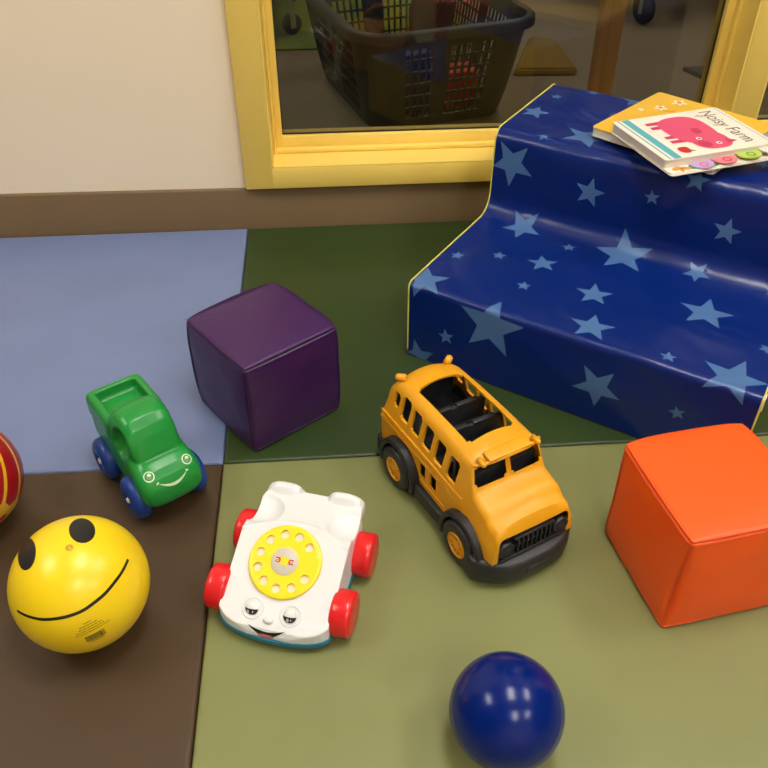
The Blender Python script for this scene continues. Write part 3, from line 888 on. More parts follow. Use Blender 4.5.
# visor above the windscreen with two lamp pods, and two knobs at the rear of the roof
b = bmesh.new()
rings = []
vis = []
for q in range(25):
    t = -1 + 2 * q / 24
    y = 0.050 * t; X = 0.1285 - 0.010 * abs(t) ** 3; z = 0.1525 - 0.004 * t * t
    vis.append((X, y, z))
tube('visor', vis, 0.0024, M_busy, BUS, n=10)
b = bmesh.new(); bx(b, (0.121, 0, 0.1555), (0.017, 0.062, 0.004), Matrix.Rotation(0.12, 3, 'Y'), 0.0012, 2)
bm_obj('destination_panel', b, M_busy, BUS, auto=40)
for (X, y, z, r) in ((0.1235, -0.040, 0.1540, 0.0036), (0.1235, 0.040, 0.1540, 0.0036), (-0.064, -0.037, 0.1500, 0.0050), (-0.064, 0.037, 0.1500, 0.0050)):
    b = lathe([(0, 0.0085), (r * .6, 0.008), (r * .95, 0.0062), (r, 0.004), (r, -0.006), (0, -0.006)], 24, 'Y')
    rot = Matrix.Rotation(-pi / 2, 4, 'Z') if X > 0 else Matrix.Rotation(pi / 2, 4, 'Z') @ Matrix.Rotation(-0.35, 4, 'Z') @ Matrix.Identity(4)
    if X < 0: rot = Matrix.Rotation(math.copysign(0.9, y), 4, 'Z').inverted() @ Matrix.Rotation(pi / 2, 4, 'Z')
    bmesh.ops.transform(b, matrix=Matrix.Translation((X, y, z)) @ rot, verts=b.verts)
    bm_obj('roof_lamp', b, M_busy, BUS)
# interior: black liner, floor and bench seats
b = bmesh.new()
bx(b, (0.109, 0, 0.106), (0.014, 0.100, 0.042), None, 0.002, 2); bx(b, (0.134, 0, 0.0995), (0.044, 0.106, 0.005), None, 0.001, 1)
for s_ in (-1, 1): bx(b, (0.022, s_ * 0.0512, 0.094), (0.172, 0.002, 0.016), None, 0.0004, 1)
bx(b, (-0.066, 0, 0.108), (0.003, 0.096, 0.046), None, 0.0005, 1)
bm_obj('inner_liner', b, M_busk, BUS, auto=40)
b = bmesh.new(); bx(b, (0.020, 0, 0.086), (0.180, 0.104, 0.003)); bm_obj('inner_floor', b, M_busk, BUS, smooth=False)
for X in (0.006, 0.044, 0.084):
    b = bmesh.new()
    bx(b, (X, 0, 0.110), (0.006, 0.100, 0.048), None, 0.002, 2)
    bx(b, (X + 0.011, 0, 0.098), (0.020, 0.100, 0.012), None, 0.002, 2)
    for y in (-0.021, 0.021): bx(b, (X, y, 0.134), (0.008, 0.034, 0.006), None, 0.002, 2)
    bm_obj('bench_seat', b, M_busk, BUS, auto=40)
# black chassis: floor pan, sills, fender rings, bumper
b = bmesh.new()
bx(b, (0.045, 0, 0.028), (0.25, 0.080, 0.020), None, 0.003, 2)
for s in (-1, 1):
    bx(b, (0.055, s * 0.058, 0.026), (0.075, 0.018, 0.022), None, 0.003, 2)
    bx(b, (-0.074, s * 0.054, 0.026), (0.026, 0.018, 0.022), None, 0.003, 2)
bx(b, (-0.088, 0, 0.026), (0.010, 0.118, 0.022), None, 0.003, 2)
bm_obj('chassis', b, M_busk, BUS, auto=40)
def arch(X, s):
    b = bmesh.new(); N_ = 30; rings = []
    a0, a1 = radians(-20), radians(200)
    for q in range(N_ + 1):
        a = a0 + (a1 - a0) * q / N_
        prof = [(0.0365, 0.044), (0.0365, 0.0700), (0.0378, 0.0712), (0.0415, 0.0712), (0.0435, 0.0695), (0.0440, 0.0600), (0.0440, 0.044)]
        rings.append([b.verts.new((X + r * cos(a), s * y, 0.033 + r * sin(a))) for r, y in prof])
    for A, B in zip(rings, rings[1:]):
        for k in range(len(prof)): b.faces.new((A[k], A[(k + 1) % len(prof)], B[(k + 1) % len(prof)], B[k]))
    b.faces.new(rings[0]); b.faces.new(rings[-1])
    bm_obj('fender', b, M_busk, BUS, auto=45)
    # wheel well lining
for X in (WXR, WXF):
    for s in (-1, 1): arch(X, s)
# front bumper: bowed in plan
def bumper_ring(z, ex):
    pts = []
    for q in range(33):
        t = -1 + 2 * q / 32
        y = (0.0755 + ex * .5) * math.copysign(min(1, abs(t) * 1.0), t) if abs(t) < 1 else 0.0755 * t
        X = 0.2035 + ex - 0.032 * abs(t) ** 3.2
        pts.append((X, y))
    pts += [(0.155, 0.0755 + ex * .5), (0.150, 0.052), (0.150, -0.052), (0.155, -0.0755 - ex * .5)]
    return [(x, y, z) for x, y in pts]
loft('bumper', [bumper_ring(0.008, -0.004), bumper_ring(0.011, -0.001), bumper_ring(0.020, 0.0005), bumper_ring(0.034, 0), bumper_ring(0.041, -0.0015), bumper_ring(0.0435, -0.005)],
     M_busk, BUS, auto=50)
b = bmesh.new(); bx(b, (0.2037, 0, 0.026), (0.0022, 0.034, 0.010), None, 0.0008, 1); bm_obj('number_plate', b, M_busk, BUS, auto=40)
# grille
b = bmesh.new()
bx(b, (0.177, 0, 0.058), (0.006, 0.108, 0.056), None, 0.001, 1)
for k in range(8):
    y = -0.024 + 0.048 * k / 7
    bx(b, (0.1845, y, 0.062), (0.012, 0.0026, 0.024), None, 0.0008, 1)
bx(b, (0.184, 0, 0.062), (0.008, 0.056, 0.003), None, 0.0008, 1)
bx(b, (0.184, 0, 0.076), (0.011, 0.060, 0.003), None, 0.0008, 1)
bx(b, (0.184, 0, 0.0485), (0.014, 0.100, 0.003), None, 0.0008, 1)
bm_obj('grille', b, M_busk, BUS, auto=40)
for s in (-1, 1):
    b = lathe([(0, 0.006), (0.006, 0.0055), (0.0085, 0.003), (0.0098, 0.005), (0.0112, 0.0045), (0.0112, -0.006), (0, -0.006)], 32, 'Y')
    bmesh.ops.transform(b, matrix=Matrix.Translation((0.185, s * 0.041, 0.062)) @ Matrix.Rotation(-pi / 2, 4, 'Z'), verts=b.verts)
    bm_obj('headlamp', b, M_busk, BUS)
def bus_wheel(X, s):
    w = 0.021
    prof = [(0.0175, 0.0005), (0.0185, 0.0012), (0.026, 0.0015), (0.0300, 0.0006), (0.0320, -0.0012), (WR, -0.004), (WR, -w + 0.003), (0.031, -w), (0.0, -w)]
    b = lathe(prof, 64, 'Y')
    for v in b.verts: v.co.y *= s
    bmesh.ops.translate(b, verts=b.verts, vec=(X, s * 0.0725, WR))
    t = bm_obj('wheel', b, M_busk, BUS, auto=40)
    h = lathe([(0.0180, 0.0008), (0.0175, 0.0018), (0.0160, 0.0018), (0.0150, -0.003), (0.0075, -0.003), (0.0065, 0.0008), (0.0045, 0.0016), (0, 0.0016)], 48, 'Y')
    for k in range(10):
        a = 2 * pi * k / 10
        bx(h, (0.0108 * cos(a), -0.0012, 0.0108 * sin(a)), (0.0076, 0.0044, 0.0022), Matrix.Rotation(-a, 3, 'Y'), 0.0005, 1)
    for v in h.verts: v.co.y *= s
    bmesh.ops.translate(h, verts=h.verts, vec=(X, s * 0.0725, WR))
    hb = bm_obj('hub_cap', h, M_busy, t, auto=40)
    hb['label'] = 'yellow spoked hub'
for X in (WXR, WXF):
    for s in (-1, 1): bus_wheel(X, s)
    b = bmesh.new(); cyl(b, (X, 0, WR), 0.004, 0.12, 'Y', 16); bm_obj('axle', b, M_busk, BUS)

# ------------------------------------------------------------------ toy telephone
PHX, PHY, PHA = -0.0693, 0.6368, -1.8977
PH = empty('toy_telephone', (PHX, PHY, 0), PHA, 'white toy telephone on red wheels with yellow dial and smiling face', 'toy telephone')
SL = 0.4394
def slope_z(X): return 0.0623 - (X - 0.0047) * math.tan(SL)
side = [(0.0790, 0.014), (0.0790, 0.022), (0.0760, 0.0290), (0.0660, 0.0340), (0.0580, slope_z(0.0580))]
side += [(-0.024, slope_z(-0.024)), (-0.034, slope_z(-0.024) - 0.001), (-0.060, 0.0700), (-0.104, 0.0665), (-0.108, 0.060), (-0.106, 0.014)]
phb = prism('body', side, -0.09, 0.09, 'XZ', M_white)
# plan outline: bowed nose, slightly narrowing tail
plan = []
for q in range(21):
    t = -1 + 2 * q / 20
    plan.append((0.0805 - 0.011 * t * t - 0.007 * abs(t) ** 8, 0.0665 * t))
plan += [(-0.02, 0.0672), (-0.085, 0.0652), (-0.104, 0.060), (-0.109, 0.045), (-0.109, -0.045), (-0.104, -0.060), (-0.085, -0.0652), (-0.02, -0.0672)]
plan = [(x, y + 0.0025) for x, y in plan]
boolean(phb, prism('cut', plan, 0.0, 0.2, 'XY'), 'INTERSECT')
# the two horns of the cradle
for s in (-1, 1):
    b = bmesh.new(); rings = []
    hp = [(-0.1085, 0.050), (-0.1085, 0.071), (-0.1070, 0.0760), (-0.1030, 0.0780), (-0.0980, 0.0755), (-0.0920, 0.068), (-0.084, 0.05)]
    A = []
    for y, k in ((0.016, 0.0), (0.021, 0.65), (0.027, 0.95), (0.034, 1.0), (0.044, 1.0), (0.052, 0.88), (0.059, 0.55), (0.0635, 0.10)):
        A.append([b.verts.new((x, s * y + 0.0025, 0.050 + (z - 0.050) * (0.55 + 0.45 * k))) for x, z in hp])
    for P, Q in zip(A, A[1:]):
        for k in range(len(hp)): b.faces.new((P[k], P[(k + 1) % len(hp)], Q[(k + 1) % len(hp)], Q[k]))
    b.faces.new(A[0]); b.faces.new(A[-1])
    boolean(phb, bm_obj('cut', b, None), 'UNION')
# dishes in which the receiver would lie
for s in (-1, 1):
    b = bmesh.new(); bmesh.ops.create_uvsphere(b, u_segments=40, v_segments=24, radius=1.0)
    bmesh.ops.transform(b, matrix=Matrix.Translation((-0.0640, s * 0.055 + 0.0025, 0.0925)) @ Matrix.Diagonal((0.0340, 0.0345, 0.0350, 1)), verts=b.verts)
    boolean(phb, bm_obj('cut', b, None))
arc = []
for q in range(41):
    Y = -0.0655 + 0.131 * q / 40
    X = -0.0470 + 0.0250 * (abs(Y) / 0.0655) ** 2.2
    arc.append((X, Y + 0.002, (slope_z(X) if X > -0.024 else 0.0748 - 0.13 * (-0.024 - X)) - 0.0003))
ac = tube('cut', arc, 0.0026, None, None, n=12)
boolean(phb, ac, 'UNION')
remesh(phb, 0.0011, 4, 0.5)
phb.data.materials.clear(); phb.data.materials.append(M_white)
phb.parent = PH
PB = bvh_of(phb)
# raised plate under the dial ending in an arc
pl = []
rim = []
for q in range(25):
    a = radians(-78 + 156 * q / 24)
    rim.append((0.0047 - 0.0525 * cos(a) * 1.0, 0.056 * sin(a)))
# teal base tray
def offset_plan(d, z):
    return [(x + (d if x > 0 else -d), y * (1 + d / 0.067), z) for x, y in plan]
loft('base', [offset_plan(-0.002, 0.006), offset_plan(0.0008, 0.008), offset_plan(0.0018, 0.0145), offset_plan(0.0012, 0.0165), offset_plan(-0.001, 0.0165)], M_teal, PH, auto=50)
# dial
nrm = Vector((sin(SL), 0, cos(SL))); eu = Vector((cos(SL), 0, -sin(SL)))
DO = Vector((0.0047, 0, 0.0623))
DM = Matrix(((eu.x, 0, nrm.x, DO.x), (eu.y, 1, nrm.y, DO.y), (eu.z, 0, nrm.z, DO.z), (0, 0, 0, 1)))
RD = 0.0440
outer = ellipse(0, 0, RD, RD, n=96)
outer_in = ellipse(0, 0, RD - 0.0016, RD - 0.0016, n=96)
holes = []
for k in range(10):
    a = radians(132 - 0) + 0
    phi = radians(41 + 32.3 * k)       # measured from +Y towards -X
    holes.append(ellipse(-0.0325 * sin(phi), 0.0325 * cos(phi), 0.0054, 0.0054, n=24))
V, F = flat_polys([outer_in], 0.006, holes)
zt = 0.0052
b = bmesh.new()
vv = [b.verts.new((v.x, v.y, zt)) for v in V]
for f in F: b.faces.new([vv[i] for i in f])
def wall(loop, z0, z1, grow=0.0):
    A = [b.verts.new((x, y, z0)) for x, y in loop]
    lp = loop if not grow else [(x * (1 + grow / math.hypot(x, y)), y * (1 + grow / math.hypot(x, y))) for x, y in loop]
    B = [b.verts.new((x, y, z1)) for x, y in lp]
    n = len(loop)
    for k in range(n): b.faces.new((A[k], A[(k + 1) % n], B[(k + 1) % n], B[k]))
wall(outer_in, zt, zt - 0.0008, 0.0012); wall(ellipse(0, 0, RD - 0.0004, RD - 0.0004, n=96), zt - 0.0008, zt - 0.0022, 0.0004)
wall(outer, zt - 0.0022, 0.0002)
for h in holes: wall(h, zt, 0.0006)
bmesh.ops.remove_doubles(b, verts=b.verts, dist=2e-5)
bmesh.ops.transform(b, matrix=DM, verts=b.verts)
dial = bm_obj('dial', b, M_dial, PH, auto=35)
# white disc under the finger holes, round sticker on the centre
b = bmesh.new(); cyl(b, (0, 0, 0.0005), 0.0395, 0.0008, 'Z', 64); bmesh.ops.transform(b, matrix=DM, verts=b.verts)
bm_obj('number_ring', b, mat('number_ring_white', srgb(240, 224, 200), 0.4), dial, auto=40)
b = lathe([(0, zt + 0.0010), (0.0158, zt + 0.0010), (0.0166, zt + 0.0004), (0.0168, zt - 0.0004)], 64, 'Z'); bmesh.ops.transform(b, matrix=DM, verts=b.verts)
bm_obj('centre_sticker', b, M_silver, dial, auto=40)
def dial_flat(name, polys, m, z, step=0.002):
    V, F = flat_polys(polys, step)
    o = poly_obj(name, [DM @ Vector((v.x, v.y, z)) for v in V], F, m, dial, smooth=False, recalc=True)
    bq = bmesh.new(); bq.from_mesh(o.data)
    for f in bq.faces:
        f.normal_update()
        if f.normal.dot(nrm) < 0: f.normal_flip()
    bq.to_mesh(o.data); bq.free(); return o
zs = zt + 0.0012
dial_flat('sun_print', [[((0.0062 if q % 2 else 0.0048) * cos(q * pi / 8), (0.0062 if q % 2 else 0.0048) * sin(q * pi / 8)) for q in range(16)]], M_dial, zs)
dial_flat('red_print', [[(-0.003, -0.0115), (-0.0034, -0.0060), (0.0000, -0.0045), (0.0030, -0.0058), (0.0028, -0.0112), (0.0, -0.0105)],
                        [(-0.0028, 0.0112), (-0.0030, 0.0060), (0.0, 0.0046), (0.0034, 0.0058), (0.0032, 0.0114), (0.0, 0.0102)]], M_redp, zs + 0.0002)
dial_flat('small_print', [[(x, y) for x, y in ((-0.0012, -0.0108), (-0.0012, -0.0070), (-0.0004, -0.0070), (-0.0004, -0.0108))],
                          [(0.0006, -0.0102), (0.0006, -0.0066), (0.0013, -0.0066), (0.0013, -0.0102)],
                          [(-0.0010, 0.0066), (-0.0010, 0.0104), (-0.0002, 0.0104), (-0.0002, 0.0066)],
                          [(0.0007, 0.0070), (0.0007, 0.0102), (0.0014, 0.0102), (0.0014, 0.0070)]], M_cream, zs + 0.0004)
# eyes: socket ring, dome and sleepy half moon pupils
fdir = Vector((-0.5, 0, -0.86))
for s in (-1, 1):
    ec = Vector((0.0575, s * 0.0230, slope_z(0.0575) - 0.0005))
    b = lathe([(0.0138, -0.002), (0.0132, 0.0014), (0.0118, 0.0020), (0.0105, 0.0012), (0.0100, -0.001)], 40, 'Z')
    rotm = Matrix.Translation(ec) @ Matrix.Rotation(SL, 4, 'Y')
    bmesh.ops.transform(b, matrix=rotm, verts=b.verts)
    bm_obj('eye_socket', b, M_white, PH)
    b = bmesh.new(); bmesh.ops.create_uvsphere(b, u_segments=40, v_segments=24, radius=0.0086)
    for v in b.verts: v.co.z = v.co.z * 0.85
    bmesh.ops.transform(b, matrix=Matrix.Translation(ec + Vector((0.0, 0, 0.0012))) @ Matrix.Rotation(SL, 4, 'Y'), verts=b.verts)
    eye = bm_obj('eye', b, M_white, PH)
    eb = bvh_of(eye)
    look = Vector((0.80, 0, 0.60)).normalized(); exx = Vector((0, 1, 0)); eyy = Vector((-look.z, 0, look.x))
    org = ec + Vector((0, 0, 0.0012))
    lo = 0.0004
    moon = ellipse(0, 0.0002, 0.0076, 0.0082, n=24, a0=pi, a1=2 * pi)
    glint = ellipse(-0.0020 + s * 0.0010, -0.0036, 0.0017, 0.0022, n=14)
    glint2 = ellipse(0.0026, -0.0030, 0.0007, 0.0012, n=10)
    decal('pupil', eb, [moon], org, exx, eyy, M_black, eye, step=0.0015, holes=[glint, glint2])
b = bmesh.new(); bmesh.ops.create_uvsphere(b, u_segments=28, v_segments=16, radius=1.0)
bmesh.ops.transform(b, matrix=Matrix.Translation((0.0680, -0.001, 0.0345)) @ Matrix.Rotation(0.7, 4, 'Y') @ Matrix.Diagonal((0.0040, 0.0062, 0.0040, 1)), verts=b.verts)
bm_obj('nose', b, M_white, PH)
up = Vector((-0.55, 0, 0.83)); look = Vector((0.83, 0, 0.55))
top = [(-0.024 + 0.048 * q / 16, 0.0010 + 0.0055 * (abs(q - 8) / 8) ** 1.6) for q in range(17)]
bot = [(0.0215 - 0.043 * q / 16, -0.0072 + 0.0125 * (abs(q - 8) / 8) ** 1.4) for q in range(17)]
decal('mouth', PB, [top + bot], (0.0780, -0.001, 0.0250), (0, 1, 0), up, M_black, PH, step=0.002, off=0.0004)
decal('tongue', PB, [ellipse(0.0, -0.0044, 0.0100, 0.0026, n=20)], (0.0780, -0.001, 0.0250), (0, 1, 0), up, M_tongue, PH, step=0.002, off=0.0007)
PWR = 0.0275
for X in (0.0320, -0.0570):
    for s in (-1, 1):
        w = 0.026
        prof = [(0, 0.0), (0.018, 0.0), (0.0225, -0.0004), (0.0258, -0.0018), (0.0272, -0.0042), (PWR, -0.008), (PWR, -w + 0.004), (0.0262, -w + 0.0012), (0.024, -w), (0, -w)]
        b = lathe(prof, 64, 'Y')
        for v in b.verts: v.co.y *= s
        bmesh.ops.translate(b, verts=b.verts, vec=(X, s * 0.0895 + 0.0025, PWR))
        w_ = bm_obj('wheel', b, M_red, PH, auto=50)
        if X < 0 and s < 0:
            c = lathe([(0, 0.0016), (0.0028, 0.0014), (0.0038, 0.0), (0.0038, -0.003), (0, -0.003)], 20, 'Y')
            bmesh.ops.transform(c, matrix=Matrix.Translation((X - 0.004, s * 0.0895 + 0.0025 + w, PWR + 0.021)), verts=c.verts)
            k = bm_obj('axle_cap', c, M_teal, w_)
    b = bmesh.new(); cyl(b, (X, 0, PWR - 0.016), 0.003, 0.15, 'Y', 16); bm_obj('axle', b, M_steel, PH)

# ------------------------------------------------------------------ toy pickup truck
TRK = empty('toy_pickup_truck', (-0.2648, 0.8424, 0), -0.9852, 'small green toy pickup truck with smiling face and blue wheels by the purple cube', 'toy truck')
def super_ring(X, w, zb, zt, e=0.5, n=40, crown=1.0):
    out = []
    for k in range(n):
        a = 2 * pi * k / n; c, s = cos(a), sin(a)
        y = w * math.copysign(abs(c) ** e, c); z = (zb + zt) / 2 + (zt - zb) / 2 * math.copysign(abs(s) ** e, s)
        out.append((X, y, z))
    return out
#          X       w      zb     zt    e
TS = [(-0.0825, .0320, .058, .105, .5), (-0.0810, .0365, .052, .112, .42), (-0.0750, .0385, .046, .1150, .36), (-0.0650, .0380, .040, .1160, .34), (-0.0300, .0385, .026, .1180, .34),
      (-0.0060, .0385, .020, .1180, .36), (0.0150, .0385, .018, .112, .42), (0.0350, .0395, .016, .102, .48), (0.0500, .0410, .020, .096, .52),
      (0.0640, .0425, .024, .0925, .55), (0.0750, .0425, .028, .0875, .58), (0.0835, .0405, .032, .080, .62), (0.0895, .0350, .038, .071, .7), (0.0922, .0240, .044, .063, .8), (0.0928, .010, .050, .056, 1)]
tb = loft('body', [super_ring(*s) for s in TS], M_green)
# bed with raised rim
b = bmesh.new()
bx(b, (-0.0425, 0, 0.107), (0.0800, 0.0810, 0.040), None, 0.010, 4)
boolean(tb, bm_obj('cut', b, None), 'UNION')
# cab
cab = [(-0.0180, .0330, .060, .120, .5), (-0.0150, .0355, .060, .132, .5), (-0.0080, .0365, .060, .140, .5), (0.0040, .0365, .060, .1450, .5), (0.0180, .0362, .060, .1450, .5), (0.0300, .0355, .060, .1415, .5),
       (0.0400, .0345, .060, .133, .52), (0.0475, .0330, .060, .121, .55), (0.0530, .0310, .060, .109, .6), (0.0580, .0280, .060, .098, .7)]
boolean(tb, loft('cut', [super_ring(*s) for s in cab], None), 'UNION')
# bed recess
b = bmesh.new(); bx(b, (-0.0440, 0, 0.128), (0.0490, 0.0560, 0.036), None, 0.005, 3)
boolean(tb, bm_obj('cut', b, None))
# window scoops on both sides
for s in (-1, 1):
    b = bmesh.new(); bmesh.ops.create_uvsphere(b, u_segments=36, v_segments=20, radius=1.0)
    bmesh.ops.transform(b, matrix=Matrix.Translation((0.0190, s * 0.044, 0.1050)) @ Matrix.Rotation(0.35, 4, 'Y') @ Matrix.Diagonal((0.0215, 0.024, 0.0290, 1)), verts=b.verts)
    boolean(tb, bm_obj('cut', b, None))
# groove between bed and cab
b = bmesh.new()
bmesh.ops.create_cone(b, cap_ends=False, segments=48, radius1=0.0390, radius2=0.0390, depth=0.0006)
b.free()
remesh(tb, 0.0012, 9, 0.5)
tb.data.materials.clear(); tb.data.materials.append(M_green)
tb.parent = TRK
TB = bvh_of(tb)
# wheels
TWR = 0.0310
for X in (0.0464, -0.0464):
    for s in (-1, 1):
        w = 0.020
        prof = [(0.006, -0.0040), (0.0075, -0.0038), (0.0105, 0.0), (0.0160, 0.0022), (0.0220, 0.0018), (0.0275, -0.0010), (0.0302, -0.0050), (TWR, -0.0090), (TWR, -w + 0.005), (0.028, -w + 0.001), (0.022, -w), (0.0, -w)]
        prof = [(0, -0.0040)] + prof
        b = lathe(prof, 64, 'Y')
        for v in b.verts: v.co.y *= s
        bmesh.ops.translate(b, verts=b.verts, vec=(X, s * 0.0510, TWR))
        wl = bm_obj('wheel', b, M_navy, TRK, auto=60)
        c = lathe([(0, 0.0030), (0.0034, 0.0025), (0.0052, 0.0002), (0.0056, -0.004), (0, -0.004)], 24, 'Y')
        for v in c.verts: v.co.y *= s
        bmesh.ops.translate(c, verts=c.verts, vec=(X, s * 0.0510, TWR))
        cc = bm_obj('axle_cap', c, M_cream, wl); cc['label'] = 'white axle end'
b = lathe([(0, 0.008), (0.003, 0.0075), (0.0042, 0.005), (0.0030, 0.002), (0.0026, -0.006), (0, -0.006)], 20, 'Z')
bmesh.ops.transform(b, matrix=Matrix.Translation((-0.0800, -0.012, 0.066)) @ Matrix.Rotation(-pi / 2, 4, 'Y'), verts=b.verts)
bm_obj('tow_peg', b, M_cream, TRK)
M_mint = mat('pale_mint_print', srgb(206, 232, 190), 0.4)
M_mintd = mat('grey_green_print', srgb(104, 150, 96), 0.4)
fl = Vector((0.72, 0, 0.70)).normalized(); fy = Vector((-fl.z, 0, fl.x))
FO = Vector((0.076, 0, 0.0790))
for s in (-1, 1):
    cx = s * 0.0265
    decal('eye_ring', TB, [ellipse(cx, 0.0030, 0.0068, 0.0070)], FO, (0, 1, 0), fy, M_mint, TRK, step=0.002, holes=[ellipse(cx, 0.0030, 0.0054, 0.0056)])
    decal('pupil', TB, [ellipse(cx, 0.0028, 0.0040, 0.0042)], FO, (0, 1, 0), fy, M_mintd, TRK, step=0.002)
    decal('glint', TB, [ellipse(cx + 0.0008, 0.0050, 0.0022, 0.0020)], FO, (0, 1, 0), fy, M_mint, TRK, step=0.0015, off=0.0006)
sm = [(-0.0200 + 0.040 * q / 20, -0.0165 + 0.0065 * (abs(q - 10) / 10) ** 2) for q in range(21)]
sm2 = [(0.0200 - 0.040 * q / 20, -0.0205 + 0.0103 * (abs(q - 10) / 10) ** 2) for q in range(21)]
decal('mouth', TB, [sm + sm2, stroke([(-0.0222, -0.0105), (-0.0190, -0.0085)], 0.0018), stroke([(0.0222, -0.0105), (0.0190, -0.0085)], 0.0018)], FO, (0, 1, 0), fy, M_mint, TRK, step=0.002)

# ------------------------------------------------------------------ board books
TZ = H1 + H2
def frame_from(o3, ex3):
    ex = Vector(ex3).normalized(); ez = Vector((0, 0, 1)); ey = ez.cross(ex)
    return Matrix(((ex.x, ey.x, 0, o3[0]), (ex.y, ey.y, 0, o3[1]), (0, 0, 1, o3[2]), (0, 0, 0, 1)))
# yellow square book beneath
yb = empty('board_book', (0.435, 1.295, TZ + 0.0030), math.atan2(0.145, 0.163), 'square board book with yellow cover lying under the pig book', 'book')
def rrect(x0, y0, x1, y1, r, n=5):
    P = []
    for cx, cy, a0 in ((x1 - r, y1 - r, 0), (x0 + r, y1 - r, pi / 2), (x0 + r, y0 + r, pi), (x1 - r, y0 + r, 3 * pi / 2)):
        for k in range(n + 1):
            a = a0 + pi / 2 * k / n; P.append((cx + r * cos(a), cy + r * sin(a)))
    return P
YS = 0.216
prism('pages', rrect(0.001, -YS + 0.001, YS - 0.001, -0.001, 0.006), 0.0014, 0.0128, 'XY', M_page, yb)
prism('cover', rrect(0, -YS, YS, 0, 0.007), 0.0128, 0.0146, 'XY', M_covery, yb)
prism('back_cover', rrect(0, -YS, YS, 0, 0.007), 0.0, 0.0014, 'XY', M_page, yb)
def flat(name, polys, m, z, parent, holes=(), step=0.01):
    V, F = flat_polys(polys, step, holes)
    F = [tuple(f) for f in F]
    o = poly_obj(name, [(v.x, v.y, z) for v in V], F, m, parent, smooth=False)
    bq = bmesh.new(); bq.from_mesh(o.data)
    for f in bq.faces:
        f.normal_update()
        if f.normal.z < 0: f.normal_flip()
    bq.to_mesh(o.data); bq.free(); return o
def flats(name, polys, m, z, parent):
    for P in polys: flat(name, [P], m, z, parent)
def flower(cx, cy, r): return [(cx + r * (0.72 + 0.28 * cos(5 * a)) * cos(a), cy + r * (0.72 + 0.28 * cos(5 * a)) * sin(a)) for a in [2 * pi * k / 40 for k in range(40)]]
flats('flower_print', [flower(0.150, -0.040, 0.012), flower(0.192, -0.052, 0.014), flower(0.185, -0.100, 0.010), flower(0.120, -0.020, 0.006)], M_coverw, 0.0149, yb)
flats('flower_centre', [ellipse(0.150, -0.040, 0.004, 0.004), ellipse(0.192, -0.052, 0.0045, 0.0045), stroke([(0.140, -0.052), (0.146, -0.062), (0.156, -0.066)], 0.003)], M_orangep, 0.0152, yb)

# pig book on top; local x = reading direction, local y = towards the title
ux = Vector((0.039, -0.148, 0)).normalized()
nb = empty('board_book', (0.458, 1.268, TZ + 0.0182), math.atan2(ux.y, ux.x), 'cream board book with a pink pig cover lying on the yellow book', 'book')
nb.rotation_euler = (0, 0, math.atan2(ux.y, ux.x))
BW, BH = 0.151, 0.196
# page stack: each leaf a bit wider towards the tabs
prism('back_cover', rrect(0, 0, BW + 0.020, BH, 0.006), 0.0, 0.0016, 'XY', M_coverw, nb)
prism('pages', rrect(0.0005, 0.001, BW - 0.001, BH - 0.001, 0.005), 0.0016, 0.0150, 'XY', M_page, nb)
prism('tab_page', rrect(0.05, 0.0005, BW + 0.018, BH - 0.001, 0.006), 0.0018, 0.0034, 'XY', M_coverw, nb)
prism('cover', rrect(0, 0, BW, BH, 0.005), 0.0150, 0.0168, 'XY', M_coverw, nb)
# round tabs
for k, (cy, m_, r) in enumerate(((0.062, M_lilac, 0.0165), (0.102, M_rosep, 0.0170), (0.144, M_limep, 0.0175), (0.184, M_page, 0.0165))):
    z = 0.0036 + 0.0021 * k
    prism('tab', ellipse(BW + 0.004, cy, r, r + 0.003, n=36), z, z + 0.0018, 'XY', m_, nb)
    ring = ellipse(BW + 0.009, cy + 0.001, r * 0.42, r * 0.42, n=24)
    flat('tab_print', [ring], [M_pinkp, M_redp, M_greenp, M_inkp][k], z + 0.0020, nb, holes=[ellipse(BW + 0.009, cy + 0.001, r * 0.26, r * 0.26, n=20)])
flat('grass_print', [[(BW + 0.0005, 0.042), (BW + 0.012, 0.034), (BW + 0.017, 0.050), (BW + 0.017, 0.085), (BW + 0.0005, 0.085)]], M_greenp, 0.0036, nb)
flats('butterfly_print', [ellipse(BW + 0.005, 0.018, 0.005, 0.009, 0.5), ellipse(BW + 0.008, 0.032, 0.005, 0.009, -0.4), ellipse(BW + 0.012, 0.024, 0.003, 0.006, 1.2)], M_orangep, 0.0037, nb)
zc = 0.0171
flat('teal_stripe', [[(0.001, 0.016), (BW - 0.001, 0.016), (BW - 0.001, 0.029), (0.001, 0.029)]], M_tealp, zc, nb)
flat('teal_line', [[(0.001, 0.0085), (BW - 0.001, 0.0085), (BW - 0.001, 0.0110), (0.001, 0.0110)]], M_tealp, zc, nb)
def blob(cx, cy, rx, ry, lump=0.05, t=0.0, n=48):
    P = []
    for k in range(n):
        a = 2 * pi * k / n; e = 0.78
        r_ = 1 + lump * sin(3 * a + 1) * .5
        x = rx * r_ * math.copysign(abs(cos(a)) ** e, cos(a)); y = ry * r_ * math.copysign(abs(sin(a)) ** e, sin(a))
        P.append((cx + x * cos(t) - y * sin(t), cy + x * sin(t) + y * cos(t)))
    return P
body_p = blob(0.066, 0.098, 0.052, 0.040, 0.06)
legs = [[(x, 0.040), (x + 0.011, 0.040), (x + 0.012, 0.072), (x - 0.001, 0.072)] for x in (0.028, 0.046, 0.076, 0.093)]
flat('pig_print', [body_p], M_pinkp, zc, nb)
flats('pig_leg_print', [[(x, 0.044), (x + 0.009, 0.044), (x + 0.011, 0.070), (x - 0.001, 0.070)] for x in (0.024, 0.040, 0.078, 0.094)], M_pinkd, zc - 0.0001, nb)
flat('pig_head_print', [blob(0.110, 0.106, 0.030, 0.032, 0.04)], M_pinkp, zc + 0.0002, nb)
